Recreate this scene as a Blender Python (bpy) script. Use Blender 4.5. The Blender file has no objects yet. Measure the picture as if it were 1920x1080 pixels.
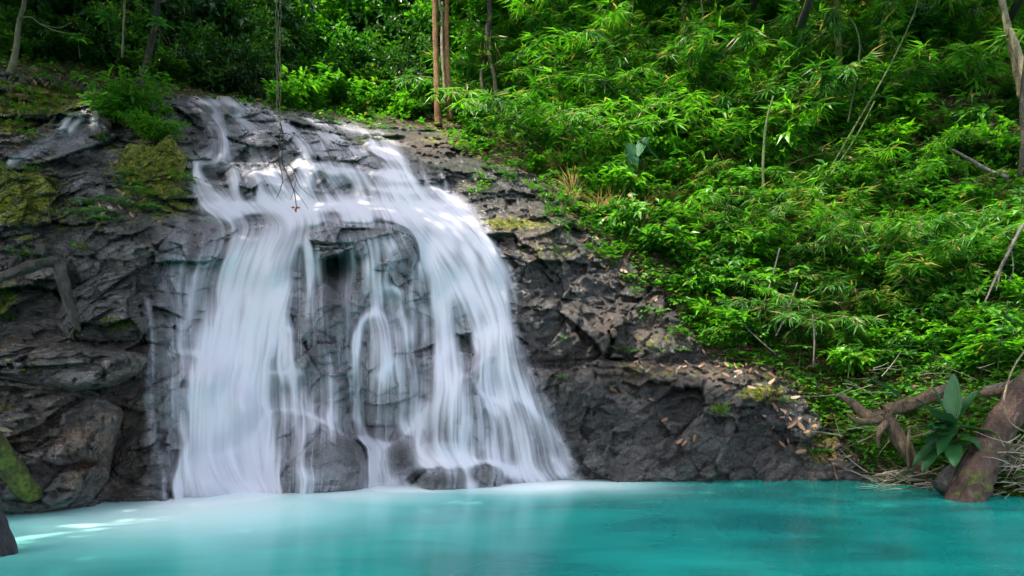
import bpy, math, random
import numpy as np
from mathutils import Vector
S = bpy.context.scene
# ---------------------------------------------------------------- camera, sky, sun
F = 1280.0; CH = 1.7; V0 = 760.0
cam = bpy.data.objects.new('camera', bpy.data.cameras.new('camera'))
S.collection.objects.link(cam); S.camera = cam
cam.location = (0, 0, CH); cam.rotation_euler = (math.radians(90), 0, 0)
cam.data.sensor_width = 36; cam.data.lens = 24; cam.data.shift_y = (V0-540)/1920
cam.data.clip_end = 500
SUN_EL, SUN_AZ = math.radians(57), math.radians(-118)     # azimuth from +Y towards +X (from the left bank)
w = bpy.data.worlds.new('World'); S.world = w; w.use_nodes = True
nt = w.node_tree; bg = nt.nodes['Background']
sky = nt.nodes.new('ShaderNodeTexSky'); sky.sky_type = 'NISHITA'; sky.sun_disc = False
sky.sun_elevation = SUN_EL; sky.sun_rotation = SUN_AZ; sky.air_density = 1.0; sky.dust_density = 3.0
hs = nt.nodes.new('ShaderNodeHueSaturation'); hs.inputs['Saturation'].default_value = .62
nt.links.new(sky.outputs[0], hs.inputs['Color']); nt.links.new(hs.outputs[0], bg.inputs[0]); bg.inputs[1].default_value = 0.15
sl = bpy.data.lights.new('sun', 'SUN'); sl.energy = 2.05; sl.angle = math.radians(0.6); sl.color = (1, .93, .8)
sun = bpy.data.objects.new('sun', sl); S.collection.objects.link(sun)
sdir = Vector((math.sin(SUN_AZ)*math.cos(SUN_EL), math.cos(SUN_AZ)*math.cos(SUN_EL), math.sin(SUN_EL)))
sun.rotation_euler = sdir.to_track_quat('Z', 'Y').to_euler()
S.view_settings.view_transform = 'Standard'; S.view_settings.look = 'None'
S.view_settings.exposure = 1.9; S.view_settings.gamma = 1
S.render.engine = 'CYCLES'; S.cycles.use_denoising = True
S.cycles.max_bounces = 8; S.cycles.transparent_max_bounces = 16
S.cycles.diffuse_bounces = 3; S.cycles.glossy_bounces = 2; S.cycles.transmission_bounces = 3
S.cycles.caustics_reflective = False; S.cycles.caustics_refractive = False
R = random.Random(7); NR = np.random.RandomState(7)
# ---------------------------------------------------------------- noise
_p = NR.permutation(256); PERM = np.concatenate([_p, _p, _p]).astype(np.int32)
_g = NR.normal(size=(256, 3)); GR = (_g/np.linalg.norm(_g, axis=1)[:, None]).astype(np.float32)
RT = NR.uniform(-1, 1, size=(256, 5)).astype(np.float32)
def hsh(i, j, k): return PERM[(PERM[(PERM[i & 255]+j) & 255]+k) & 255]
def noise(P):
    P = np.asarray(P, np.float32); i = np.floor(P).astype(np.int32); f = P-i; u = f*f*f*(f*(f*6-15)+10)
    r = 0
    for dx in (0, 1):
        wx = u[:, 0] if dx else 1-u[:, 0]
        for dy in (0, 1):
            wy = u[:, 1] if dy else 1-u[:, 1]
            for dz in (0, 1):
                wz = u[:, 2] if dz else 1-u[:, 2]
                g = GR[hsh(i[:, 0]+dx, i[:, 1]+dy, i[:, 2]+dz)]
                r = r+wx*wy*wz*(g[:, 0]*(f[:, 0]-dx)+g[:, 1]*(f[:, 1]-dy)+g[:, 2]*(f[:, 2]-dz))
    return r*1.6
def fbm(P, o=4, ridged=False):
    P = np.asarray(P, np.float32); a, s, r = 1., 0., 0
    for k in range(o):
        n = noise(P+17.3*k)
        if ridged: n = 1-2*np.abs(n)
        r = r+a*n; s += a; a *= .5; P = P*2.03
    return r/s
def fbm2(x, y, o=3): return fbm(np.stack([x, y, np.zeros_like(x)], 1), o)
def cells(P):
    """faceted blocks: value of each cell's tilted plane, and distance to the cell border"""
    P = np.asarray(P, np.float32); i0 = np.floor(P).astype(np.int32)
    d1 = np.full(len(P), 9., np.float32); d2 = d1.copy(); v = np.zeros(len(P), np.float32)
    for a in (-1, 0, 1):
        for b in (-1, 0, 1):
            for c in (-1, 0, 1):
                h = hsh(i0[:, 0]+a, i0[:, 1]+b, i0[:, 2]+c); rt = RT[h]
                q = P-(i0+np.array([a, b, c])+.5+.45*rt[:, :3])
                d = np.sqrt((q*q).sum(1)); pl = q[:, 0]*rt[:, 3]+q[:, 2]*rt[:, 4]+.6*rt[:, 0]
                m = d < d1
                d2 = np.where(m, d1, np.minimum(d2, d)); v = np.where(m, pl, v); d1 = np.where(m, d, d1)
    return v, d2-d1
def sstep(a, b, x):
    t = np.clip((x-a)/(b-a), 0, 1); return t*t*(3-2*t)
def blur(A, s):
    k = np.exp(-.5*(np.arange(-3*s, 3*s+1)/s)**2); k /= k.sum()
    for ax in (0, 1):
        A = np.moveaxis(A, ax, 0); P = np.concatenate([A[:1]]*(3*s)+[A]+[A[-1:]]*(3*s))
        A = sum(k[j]*P[j:j+len(A)] for j in range(len(k))); A = np.moveaxis(A, 0, ax)
    return A
# ---------------------------------------------------------------- the lie of the land: distance D of the rock and hill at a bearing (u, v)
COL = {
 -900: [(1000, 9), (800, 9.5), (500, 12), (300, 15), (0, 20), (-400, 26)],
 -300: [(975, 10.0), (850, 10.5), (640, 11.5), (430, 13), (300, 15), (150, 18), (0, 21), (-400, 27)],
 0: [(960, 10.9), (850, 11.3), (700, 11.6), (645, 11.8), (630, 12.3), (500, 12.8), (430, 13.4), (300, 14.8), (220, 16), (150, 18), (100, 20), (0, 22), (-400, 28)],
 150: [(945, 11.76), (800, 12), (655, 12.4), (640, 12.9), (450, 13.8), (300, 15.5), (220, 17), (165, 19.5), (0, 23.5), (-400, 30)],
 300: [(935, 12.4), (700, 12.6), (560, 13.1), (430, 14.2), (380, 15.2), (250, 17), (200, 18.5), (160, 21), (0, 25), (-400, 31)],
 400: [(925, 13.2), (685, 13.5), (665, 13.9), (430, 14.9), (392, 16.0), (300, 17.2), (215, 19.5), (185, 21.5), (150, 25), (0, 28), (-400, 34)],
 550: [(918, 13.8), (700, 14.1), (430, 15.1), (392, 16.4), (285, 17.8), (215, 20.5), (197, 23.5), (150, 29), (0, 32), (-400, 38)],
 700: [(908, 14.7), (830, 14.8), (600, 15), (430, 15.4), (392, 16.6), (318, 17.3), (290, 18.2), (248, 21), (232, 24.5), (150, 31), (0, 34), (-400, 39)],
 850: [(910, 14.5), (700, 14.9), (500, 15.8), (400, 17.2), (330, 18.5), (260, 22), (235, 25.5), (150, 31), (0, 33), (-400, 38)],
 1000: [(900, 15.5), (690, 15.7), (675, 16.0), (500, 16.9), (400, 18.5), (325, 20.8), (280, 23), (100, 28), (0, 30), (-400, 36)],
 1200: [(897, 15.9), (700, 16.1), (680, 16.9), (570, 17.4), (480, 18.6), (400, 20), (300, 22), (0, 28), (-400, 35)],
 1420: [(898, 15.8), (710, 16.4), (690, 17.4), (600, 18.0), (500, 19.2), (300, 21.5), (0, 27), (-400, 34)],
 1560: [(897, 15.9), (800, 16.2), (700, 17.0), (500, 18.8), (300, 21), (0, 26), (-400, 33)],
 1700: [(910, 14.5), (800, 15.2), (700, 16.3), (500, 18.2), (300, 20.5), (0, 25), (-400, 32)],
 1920: [(932, 12.7), (850, 13.3), (750, 14.2), (500, 16.8), (300, 19.5), (0, 24), (-400, 31)],
 2300: [(960, 10.9), (850, 11.6), (700, 13), (500, 15.5), (300, 18.5), (0, 23), (-400, 30)],
 2900: [(1000, 9.5), (800, 10.5), (500, 14), (0, 21), (-400, 28)],
}
_us = np.array(sorted(COL)); TU = np.arange(-900, 2901, 8.); TV = np.arange(-400, 1101, 8.)
_tab = np.stack([np.interp(TV, [p[0] for p in sorted(COL[u])], [p[1] for p in sorted(COL[u])]) for u in _us])
TAB = np.stack([np.interp(TU, _us, _tab[:, k]) for k in range(len(TV))], 1)
_b = blur(TAB, 4); TAB = blur(TAB, 1)*.45+_b*.55
def bil(T, u, v, u0=-900., v0=-400., st=8.):
    x = np.clip((np.asarray(u, float)-u0)/st, 0, T.shape[0]-1.001); y = np.clip((np.asarray(v, float)-v0)/st, 0, T.shape[1]-1.001)
    i = x.astype(int); j = y.astype(int); x = x-i; y = y-j
    return T[i, j]*(1-x)*(1-y)+T[i+1, j]*x*(1-y)+T[i, j+1]*(1-x)*y+T[i+1, j+1]*x*y
def baseD(u, v): return bil(TAB, u, v)
def WP(u, v, D):
    u = np.asarray(u, float); v = np.asarray(v, float); D = np.asarray(D, float)+0*u
    return np.stack([(u-960)/F*D, D, CH+(V0-v)/F*D], -1)
def rockdisp(P):
    """relief of the rock: folds, tilted blocks, cracks, in metres towards the pool"""
    P = np.asarray(P, np.float32); ca, sa = math.cos(.55), math.sin(.55)
    Q = np.stack([P[:, 0]*ca+P[:, 2]*sa, P[:, 1]*.8, -P[:, 0]*sa+P[:, 2]*ca], 1)
    wv = np.stack([noise(Q/1.1+k*31) for k in range(3)], 1); Q = Q+.12*wv
    Q2 = Q*np.array([.72, 1, 1.2], np.float32)
    v1, e1 = cells(Q2/1.5+3); v2, e2 = cells(Q2/.55+9); v3, e3 = cells((Q2+.02*wv)/.2+21)
    big = fbm(P/2.4+5, 2); md = np.clip(.5+1.5*fbm(P/1.6+60, 2), 0, 1)
    r = .30*big+.50*v1+.26*v2*(.5+md)+.10*v3-.12*md*np.exp(-(e1/.03)**2)-.05*np.exp(-(e2/.05)**2)
    r = r+.03*fbm(Q2/.5+40, 5, True)*(.4+md)+.035*fbm(P/.13, 3)
    return r
def inpoly(u, v, poly):
    u = np.asarray(u, float); v = np.asarray(v, float); r = np.zeros(u.shape, bool); n = len(poly)
    for k in range(n):
        x1, y1 = poly[k]; x2, y2 = poly[(k+1) % n]
        if y1 == y2: continue
        r ^= ((y1 > v) != (y2 > v)) & (u < (x2-x1)*(v-y1)/(y2-y1)+x1)
    return r
def blob(u, v, L):
    r = 0*np.asarray(u, float)
    for (a, b, ra, rb, s) in L: r = np.maximum(r, s*np.exp(-(((u-a)/ra)**2+((v-b)/rb)**2)))
    return r
VB = [(-900, 60), (-300, 105), (0, 128), (120, 150), (200, 165), (330, 178), (400, 183), (520, 203), (700, 238), (820, 243), (865, 290), (1000, 330), (1085, 425),
      (1200, 500), (1290, 610), (1330, 668), (1450, 690), (1520, 760), (1590, 850), (1640, 905), (1700, 935), (2900, 1100)]
def vegline(u): return np.interp(u, [a for a, b in VB], [b for a, b in VB])
# ---------------------------------------------------------------- mesh and object helpers
def mk(name, V, faces, mat=None, attrs=None, smooth=True, parent=None):
    me = bpy.data.meshes.new(name); V = np.asarray(V, np.float32)
    if not isinstance(faces, list): faces = [faces]
    faces = [np.asarray(f, np.int32) for f in faces if len(f)]
    tot = np.concatenate([np.full(len(f), f.shape[1], np.int32) for f in faces])
    loops = np.concatenate([f.ravel() for f in faces])
    me.vertices.add(len(V)); me.vertices.foreach_set('co', V.ravel())
    me.loops.add(len(loops)); me.loops.foreach_set('vertex_index', loops)
    me.polygons.add(len(tot)); st = np.zeros(len(tot), np.int32); st[1:] = np.cumsum(tot)[:-1]
    me.polygons.foreach_set('loop_start', st); me.polygons.foreach_set('loop_total', tot)
    me.polygons.foreach_set('use_smooth', np.full(len(tot), bool(smooth)))
    for k, a in (attrs or {}).items():
        at = me.attributes.new(k, 'FLOAT', 'POINT'); at.data.foreach_set('value', np.asarray(a, np.float32).ravel())
    me.update(calc_edges=True)
    if mat: me.materials.append(mat)
    return ob(name, me, parent)
def ob(name, me, parent=None, loc=None, rot=None, sc=None):
    o = bpy.data.objects.new(name, me); S.collection.objects.link(o)
    if parent: o.parent = parent
    if loc is not None: o.location = loc
    if rot is not None: o.rotation_euler = rot
    if sc is not None: o.scale = (sc, sc, sc) if not hasattr(sc, '__len__') else sc
    return o
def tag(o, label=None, cat=None, group=None, kind=None):
    for k, x in (('label', label), ('category', cat), ('group', group), ('kind', kind)):
        if x: o[k] = x
    return o
def sub(V, Fq, mask, attrs):
    """keep the faces of mask, with their own vertices"""
    f = Fq[mask]; idx, inv = np.unique(f, return_inverse=True)
    return V[idx], inv.reshape(f.shape), {k: a[idx] for k, a in attrs.items()}
# ---------------------------------------------------------------- material helpers
class NT:
    def __init__(s, name):
        s.m = bpy.data.materials.new(name); s.m.use_nodes = True; s.t = s.m.node_tree; s.t.nodes.clear()
        s.out = s.t.nodes.new('ShaderNodeOutputMaterial')
    def n(s, t, **kw):
        x = s.t.nodes.new(t)
        for k, v in kw.items():
            if k.startswith('i_'):
                key = k[2:].replace('_', ' '); x.inputs[int(key) if key.isdigit() else key].default_value = v
            else: setattr(x, k, v)
        return x
    def l(s, a, b): s.t.links.new(a, b)
    def math(s, op, a, b=None, c=None, clamp=False):
        x = s.n('ShaderNodeMath', operation=op, use_clamp=clamp)
        for i, q in enumerate((a, b, c)):
            if q is None: continue
            if isinstance(q, (int, float)): x.inputs[i].default_value = q
            else: s.l(q, x.inputs[i])
        return x.outputs[0]
    def mix(s, f, a, b, t='RGBA'):
        x = s.n('ShaderNodeMix', data_type=t); A, B, O = (6, 7, 2) if t == 'RGBA' else (2, 3, 0)
        for i, q in ((0, f), (A, a), (B, b)):
            if isinstance(q, (int, float)): x.inputs[i].default_value = q
            elif isinstance(q, tuple): x.inputs[i].default_value = q+(1,) if len(q) == 3 else q
            else: s.l(q, x.inputs[i])
        return x.outputs[O]
    def attr(s, nme): return s.n('ShaderNodeAttribute', attribute_name=nme).outputs['Fac']
    def noise(s, vec, sc, det=4, rough=.55, dist=0):
        x = s.n('ShaderNodeTexNoise', i_Scale=sc, i_Detail=det, i_Roughness=rough, i_Distortion=dist)
        if vec is not None: s.l(vec, x.inputs['Vector'])
        return x.outputs[0]
    def ramp(s, f, pts):
        x = s.n('ShaderNodeValToRGB'); cr = x.color_ramp
        while len(cr.elements) < len(pts): cr.elements.new(.5)
        for e, (p, c) in zip(cr.elements, pts):
            e.position = p; e.color = (c, c, c, 1) if isinstance(c, (int, float)) else tuple(c)+(1,)
        s.l(f, x.inputs[0]); return x.outputs[0]
    def pos(s): return s.n('ShaderNodeNewGeometry').outputs['Position']
    def objc(s): return s.n('ShaderNodeTexCoord').outputs['Object']
    def scaled(s, v, sc, rot=(0, 0, 0)):
        x = s.n('ShaderNodeMapping'); x.inputs['Scale'].default_value = sc; x.inputs['Rotation'].default_value = rot
        s.l(v, x.inputs['Vector']); return x.outputs[0]
    def bump(s, h, dist, st=1., nrm=None):
        x = s.n('ShaderNodeBump', i_Strength=st, i_Distance=dist); s.l(h, x.inputs['Height'])
        if nrm is not None: s.l(nrm, x.inputs['Normal'])
        return x.outputs[0]
def rock_mat(name, dark=(.009, .008, .008), mid=(.042, .034, .030), light=(.150, .125, .112), wet=.85):
    q = NT(name); p = q.pos(); st = q.scaled(p, (1, 1, 1.5), (0, .5, 0))
    n1 = q.noise(st, 1.3, 6, .62, .4); n2 = q.noise(p, 7, 6, .7); n3 = q.noise(st, 28, 4, .7)
    t = q.math('ADD', q.math('MULTIPLY', n1, .55), q.math('ADD', q.math('MULTIPLY', n2, .3), q.math('MULTIPLY', n3, .2)))
    c = q.ramp(t, [(.42, dark), (.53, mid), (.66, light)])
    # tan and iron stains
    br = q.math('MULTIPLY', q.attr('tan'), q.ramp(q.noise(st, 2.6, 6, .65, .8), [(.42, 0.), (.6, 1.)]), clamp=True)
    c = q.mix(br, c, q.ramp(n2, [(.3, (.10, .040, .012)), (.5, (.24, .12, .04)), (.7, (.34, .24, .11))]))
    lich = q.math('MULTIPLY', q.ramp(q.noise(p, 3.1, 8, .7), [(.56, 0.), (.66, .55)]), q.math('SUBTRACT', 1., q.attr('wet')), clamp=True)
    c = q.mix(lich, c, (.2, .19, .17))
    # moss
    g = q.n('ShaderNodeNewGeometry').outputs['Normal']; sx = q.n('ShaderNodeSeparateXYZ'); q.l(g, sx.inputs[0])
    up = q.math('MULTIPLY_ADD', sx.outputs[2], .5, .25, clamp=True)
    mn = q.math('ADD', q.noise(p, 4, 7, .7), q.math('MULTIPLY_ADD', up, .35, -.18))
    mm = q.math('MULTIPLY_ADD', q.attr('moss'), .42, mn)
    mf = q.ramp(mm, [(.70, 0.), (.80, 1.)])
    mc = q.ramp(q.math('ADD', q.noise(p, 9, 4, .6), q.math('MULTIPLY_ADD', q.noise(p, 60, 3), .5, -.25)),
                [(.36, (.04, .06, .006)), (.48, (.16, .19, .010)), (.6, (.36, .32, .015))])
    c = q.mix(mf, c, mc)
    b = q.n('ShaderNodeBsdfPrincipled'); q.l(c, b.inputs['Base Color'])
    wn = q.ramp(q.noise(st, 3.5, 5, .6), [(.36, .08), (.66, .32)])
    rg = q.mix(q.attr('wet'), .62, wn, 'FLOAT'); rg = q.mix(mf, rg, .9, 'FLOAT'); q.l(rg, b.inputs['Roughness'])
    b.inputs['Specular IOR Level'].default_value = wet
    fib = q.noise(q.scaled(p, (1.3, 1, .8), (0, .7, .3)), 11, 7, .75, .2)
    vf = q.n('ShaderNodeTexVoronoi', i_Scale=6.5); q.l(q.scaled(p, (1, 1, 1.5), (.3, .6, 0)), vf.inputs['Vector']); fib = q.math('ADD', fib, q.math('MULTIPLY', vf.outputs['Distance'], .45))
    h = q.math('ADD', q.math('MULTIPLY', n2, .5), q.math('ADD', fib, q.math('MULTIPLY', q.noise(p, 70, 4, .7), .18)))
    cr = q.n('ShaderNodeTexVoronoi', feature='DISTANCE_TO_EDGE', i_Scale=2.3)
    wv = q.n('ShaderNodeVectorMath', operation='MULTIPLY_ADD'); nn = q.n('ShaderNodeTexNoise', i_Scale=2.4, i_Detail=5); q.l(p, nn.inputs['Vector'])
    q.l(nn.outputs['Color'], wv.inputs[0]); wv.inputs[1].default_value = (.9, .9, .9); q.l(st, wv.inputs[2]); q.l(wv.outputs[0], cr.inputs['Vector'])
    crk = q.ramp(cr.outputs['Distance'], [(0., 0.), (.05, 1.)])
    h = q.math('ADD', h, q.math('MULTIPLY', crk, .5))
    nb = q.bump(h, .11, 1.); q.l(nb, b.inputs['Normal'])
    cn = q.bump(q.math('ADD', fib, q.math('MULTIPLY', n2, .4)), .045, 1.); q.l(cn, b.inputs['Coat Normal']); b.inputs['Coat Roughness'].default_value = .13; b.inputs['Coat IOR'].default_value = 1.5
    q.l(q.math('MULTIPLY', q.math('MULTIPLY', q.attr('wet'), q.ramp(n1, [(.34, .5), (.5, 1.)])), q.math('SUBTRACT', 1., mf)), b.inputs['Coat Weight']); q.l(b.outputs[0], q.out.inputs[0]); return q.m
M_ROCK = rock_mat('wet_rock')
def soil_mat():
    q = NT('leaf_litter_soil'); p = q.pos()
    v = q.n('ShaderNodeTexVoronoi', i_Scale=9); q.l(q.scaled(p, (1, 1, 1.6)), v.inputs['Vector'])
    c = q.ramp(q.noise(p, 1.6, 6, .65), [(.35, (.022, .014, .007)), (.55, (.065, .036, .018)), (.72, (.12, .07, .03))])
    sx = q.n('ShaderNodeSeparateColor'); q.l(v.outputs['Color'], sx.inputs[0])
    c = q.mix(q.ramp(sx.outputs[0], [(.55, 0.), (.6, .8)]), c, q.ramp(sx.outputs[1], [(0., (.07, .03, .012)), (.6, (.2, .11, .05)), (1., (.34, .24, .15))]))
    c = q.mix(q.ramp(q.noise(p, 2.2, 5), [(.52, 0.), (.6, .8)]), c, (.03, .06, .01))
    b = q.n('ShaderNodeBsdfPrincipled', i_Roughness=.8); q.l(c, b.inputs['Base Color'])
    q.l(q.bump(q.math('ADD', q.noise(p, 9, 6, .7), v.outputs['Distance']), .12, 1.), b.inputs['Normal'])
    q.l(b.outputs[0], q.out.inputs[0]); return q.m
M_SOIL = soil_mat()
# ---------------------------------------------------------------- boulders: outline (bearings), bulge towards the pool
def smoothpoly(pts, n=96, k=2):
    """centre and radius by angle of a rounded outline"""
    P = np.array(pts, float); Q = np.concatenate([P, P[:1]]); d = np.r_[0, np.cumsum(np.hypot(*np.diff(Q, axis=0).T))]
    t = np.linspace(0, d[-1], 400, endpoint=False); x = np.interp(t, d, Q[:, 0]); y = np.interp(t, d, Q[:, 1])
    for _ in range(k*4): x = (np.roll(x, 1)+x+np.roll(x, -1))/3; y = (np.roll(y, 1)+y+np.roll(y, -1))/3
    c = np.array([x.mean(), y.mean()]); a = np.arctan2(y-c[1], x-c[0]); o = np.argsort(a)
    ag = np.linspace(-math.pi, math.pi, 361); r = np.interp(ag, a[o], np.hypot(x-c[0], y-c[1])[o], period=2*math.pi)
    return c, ag, r
class Boulder:
    def __init__(s, pts, h, n=2.2, tilt=(0, 0), lab='', amp=1., moss=0., back=.6, wet=1., push=0.):
        s.c, s.ag, s.r = smoothpoly(pts); s.h, s.n, s.tilt, s.lab, s.amp, s.moss, s.back, s.wet, s.push = h, n, tilt, lab, amp, moss, back, wet, push
    def rad(s, a): return np.interp(a, s.ag, s.r)
    def rho(s, u, v):
        du = u-s.c[0]; dv = v-s.c[1]; return np.hypot(du, dv)/s.rad(np.arctan2(dv, du))
    def D(s, u, v, rho):
        """front surface distance, before relief"""
        cap = np.clip(1-np.clip(rho, 0, 1)**s.n, 0, 1)**(1/s.n)
        t = s.tilt[0]*(u-s.c[0])/100+s.tilt[1]*(v-s.c[1])/100
        Dc = float(baseD(s.c[0], s.c[1])); b = baseD(u, v)*.45+Dc*.55
        return b+.12+s.push-(s.h+t)*cap
BOULD = [
 Boulder([(560, 470), (575, 432), (620, 418), (690, 417), (745, 421), (778, 440), (785, 480), (770, 520), (700, 505), (655, 470), (630, 455), (600, 475), (575, 500)], 1.05, 2.6, (0, -.2), 'smooth dark boulder capping the middle of the waterfall with a shadowy hollow below it', .55),
 Boulder([(535, 620), (560, 560), (610, 530), (650, 560), (672, 640), (668, 740), (640, 790), (590, 745), (545, 700)], .75, 2.2, (0, 0), 'dark creased rock between the left plume and middle strands of the waterfall', 1.),
 Boulder([(500, 830), (512, 778), (560, 772), (625, 795), (680, 838), (692, 880), (685, 935), (590, 945), (508, 945)], .95, 2.4, (0, -.1), 'broad rounded dark rock standing in the pool right of the big left plume', .9),
 Boulder([(722, 870), (728, 832), (752, 818), (780, 828), (790, 862), (780, 890), (745, 892)], .55, 2.2, (0, 0), 'small rounded boulder between white cascades at the foot of the waterfall', .5),
 Boulder([(782, 900), (800, 880), (850, 875), (872, 890), (882, 912), (860, 935), (800, 935)], .55, 2.4, (0, 0), 'low wet boulder at the water edge below the cascades, greener and lower of two', .5, push=-.5),
 Boulder([(835, 885), (870, 868), (920, 868), (945, 885), (942, 915), (915, 935), (860, 930)], .6, 2.4, (0, 0), 'flat topped wet boulder beside the greener low one at the pool edge', .5, push=-.3),
 Boulder([(662, 640), (680, 600), (712, 588), (752, 630), (790, 680), (795, 760), (770, 800), (690, 800), (665, 740)], .8, 2.2, (0, 0), 'rounded rock veiled by thin water in the middle right of the waterfall', .6),
 Boulder([(795, 800), (805, 745), (835, 715), (880, 722), (905, 770), (910, 850), (860, 875), (800, 870)], .9, 2.1, (0, 0), 'domed rock under a bell of white water near the right foot of the fall', .35),
 Boulder([(885, 690), (900, 640), (940, 615), (975, 640), (992, 690), (980, 740), (920, 740)], .6, 2.1, (0, 0), 'knob of rock under the right sheet where it begins to fan out', .4),
 Boulder([(900, 830), (915, 760), (960, 735), (1010, 780), (1050, 850), (1040, 900), (930, 900)], .7, 2.0, (0, 0), 'sloping rock under the right fan of falling water', .4),
 Boulder([(-60, 660), (20, 640), (100, 645), (190, 652), (262, 660), (280, 672), (262, 700), (215, 725), (150, 735), (60, 720), (-60, 700)], 1.0, 3.4, (.1, .9), 'slanting slab with a shiny wet top and black underside on the left bank', .9, back=.8),
 Boulder([(95, 600), (130, 545), (200, 505), (262, 500), (290, 540), (284, 610), (262, 640), (190, 640), (130, 636)], .8, 3.4, (0, .6), 'tilted grey slab with a silvery wet face above the slanting slab on the left bank', 1., back=.8),
 Boulder([(-80, 740), (-20, 712), (80, 718), (170, 728), (235, 770), (212, 850), (205, 900), (165, 950), (60, 965), (-80, 965)], .85, 3.8, (-.1, .3), 'big rounded black boulder stained rusty brown at the left edge of the pool', 1.15, back=.9),
 Boulder([(165, 950), (200, 870), (245, 800), (290, 745), (318, 790), (322, 870), (318, 955), (250, 965)], .55, 2.2, (0, 0), 'folded wet rock with shiny ridges between the black boulder and the left plume', 1.35),
 Boulder([(90, 400), (105, 345), (160, 310), (220, 330), (262, 370), (235, 410), (160, 425), (105, 425)], .5, 2.4, (0, .3), 'angular dark boulder between two moss cushions on the upper left bank', 1., moss=.1),
 Boulder([(-60, 435), (-50, 340), (-5, 306), (48, 330), (74, 322), (110, 366), (92, 388), (98, 420), (50, 428), (0, 440)], .32, 4.5, (0, .3), 'mossy boulder covered in yellow green moss at the left edge', .85, moss=.78, wet=.2),
 Boulder([(222, 310), (238, 268), (290, 276), (318, 250), (352, 300), (338, 345), (352, 372), (300, 398), (262, 428), (248, 372)], .26, 4.5, (0, .3), 'mossy boulder beside the upper cascade, below the leafy bush', .6, moss=.95, wet=.2),
 Boulder([(108, 225), (120, 198), (150, 190), (200, 196), (215, 225), (205, 250), (130, 252)], .5, 2.4, (0, 0), 'small dark rock step with a tiny trickle running over it', .5),
]
SLABS = [   # regions of the right hand rock that read as slabs of their own
 ([(985, 690), (1120, 682), (1300, 680), (1440, 692), (1500, 735), (1560, 800), (1625, 880), (1650, 960), (1080, 960), (1060, 850), (1010, 760)], 'long sloping grey rock slab with scattered leaves right of the waterfall, along the pool', .55),
 ([(950, 640), (960, 590), (1000, 558), (1090, 560), (1128, 600), (1145, 640), (1130, 672), (985, 680)], 'blocky dark rock face just above the long slab, beside the waterfall', .35),
 ([(1128, 572), (1190, 565), (1270, 590), (1300, 660), (1290, 674), (1140, 672), (1150, 640)], 'dry grey rock face between the blocky dark rock and the green bank', .3),
 ([(868, 395), (960, 405), (1060, 430), (1105, 470), (1060, 520), (980, 490), (930, 470)], 'olive brown sloping rock shoulder right of the top of the waterfall', .2),
]
MOSS = [(35, 365, 110, 62, 1.05), (285, 325, 90, 80, 1.), (330, 385, 40, 24, .8), (60, 190, 130, 45, 1.1), (140, 400, 130, 40, .6), (20, 235, 50, 20, 1.), (200, 400, 90, 30, .55), (60, 450, 60, 25, .5), (0, 560, 40, 45, .9), (215, 610, 70, 20, .8),
        (700, 262, 45, 13, 1.), (820, 262, 40, 15, .5), (960, 420, 90, 16, .75), (1040, 470, 80, 30, .5), (1430, 740, 50, 22, 1.), (1540, 840, 40, 35, 1.), (1470, 710, 60, 12, .6),
        (60, 690, 90, 40, .45), (1250, 700, 90, 10, .4), (880, 350, 25, 25, .5), (1240, 640, 60, 20, .5), (0, 760, 60, 60, .35), (1190, 690, 60, 20, .4)]
TAN = [(160, 850, 90, 70, .9), (60, 800, 70, 60, .6), (240, 760, 35, 120, .5), (450, 410, 110, 45, .6), (620, 405, 40, 12, .8), (350, 440, 60, 40, .5), (1200, 700, 120, 22, .7), (940, 440, 110, 40, .9),
       (760, 270, 80, 20, .8), (1180, 620, 120, 60, .3), (1350, 700, 90, 20, .5), (30, 255, 100, 20, .8), (1000, 760, 60, 90, .3), (60, 530, 60, 40, .5), (230, 900, 50, 40, .8), (20, 650, 90, 16, .6)]
DRY = [(1200, 600, 160, 60, 1.), (1250, 720, 220, 55, .55), (1100, 500, 120, 40, .7), (800, 280, 120, 40, 1.), (1000, 400, 80, 60, .5), (40, 400, 60, 60, .4)]
def rattr(u, v):
    return {'moss': blob(u, v, MOSS), 'tan': blob(u, v, TAN), 'wet': 1-blob(u, v, DRY)}
def surfD(u, v):
    """front-most rock (land + slabs + boulders), before relief"""
    D = baseD(u, v).astype(float)
    # tiers of the upper cascade: risers with narrow treads
    uu = np.asarray(u, float); vv = np.asarray(v, float); m = sstep(350, 400, uu)*(1-sstep(800, 860, uu+.0*vv))*sstep(196, 222, vv-.10*(uu-400))*(1-sstep(385, 396, vv))
    ph = (vv-390-.10*(uu-600)*(1-sstep(330, 388, vv))+13*fbm2(uu.ravel()/70, vv.ravel()/200, 2).reshape(uu.shape))/34.; f = ph-np.floor(ph); D = D+m*.62*(f-.5)*(1-sstep(.9, 1., f))*.9
    for poly, lab, h in SLABS:
        c, ag, r = smoothpoly(poly); du = u-c[0]; dv = v-c[1]; rho = np.hypot(du, dv)/np.interp(np.arctan2(dv, du), ag, r)
        D = D-h*np.clip(1-np.clip(rho, 0, 1)**5, 0, 1)**.4
    E = D.copy()
    for b in BOULD:
        rho = b.rho(u, v); E = np.where(rho < 1, np.minimum(E, b.D(u, v, rho)), E)
    return D, E
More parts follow.
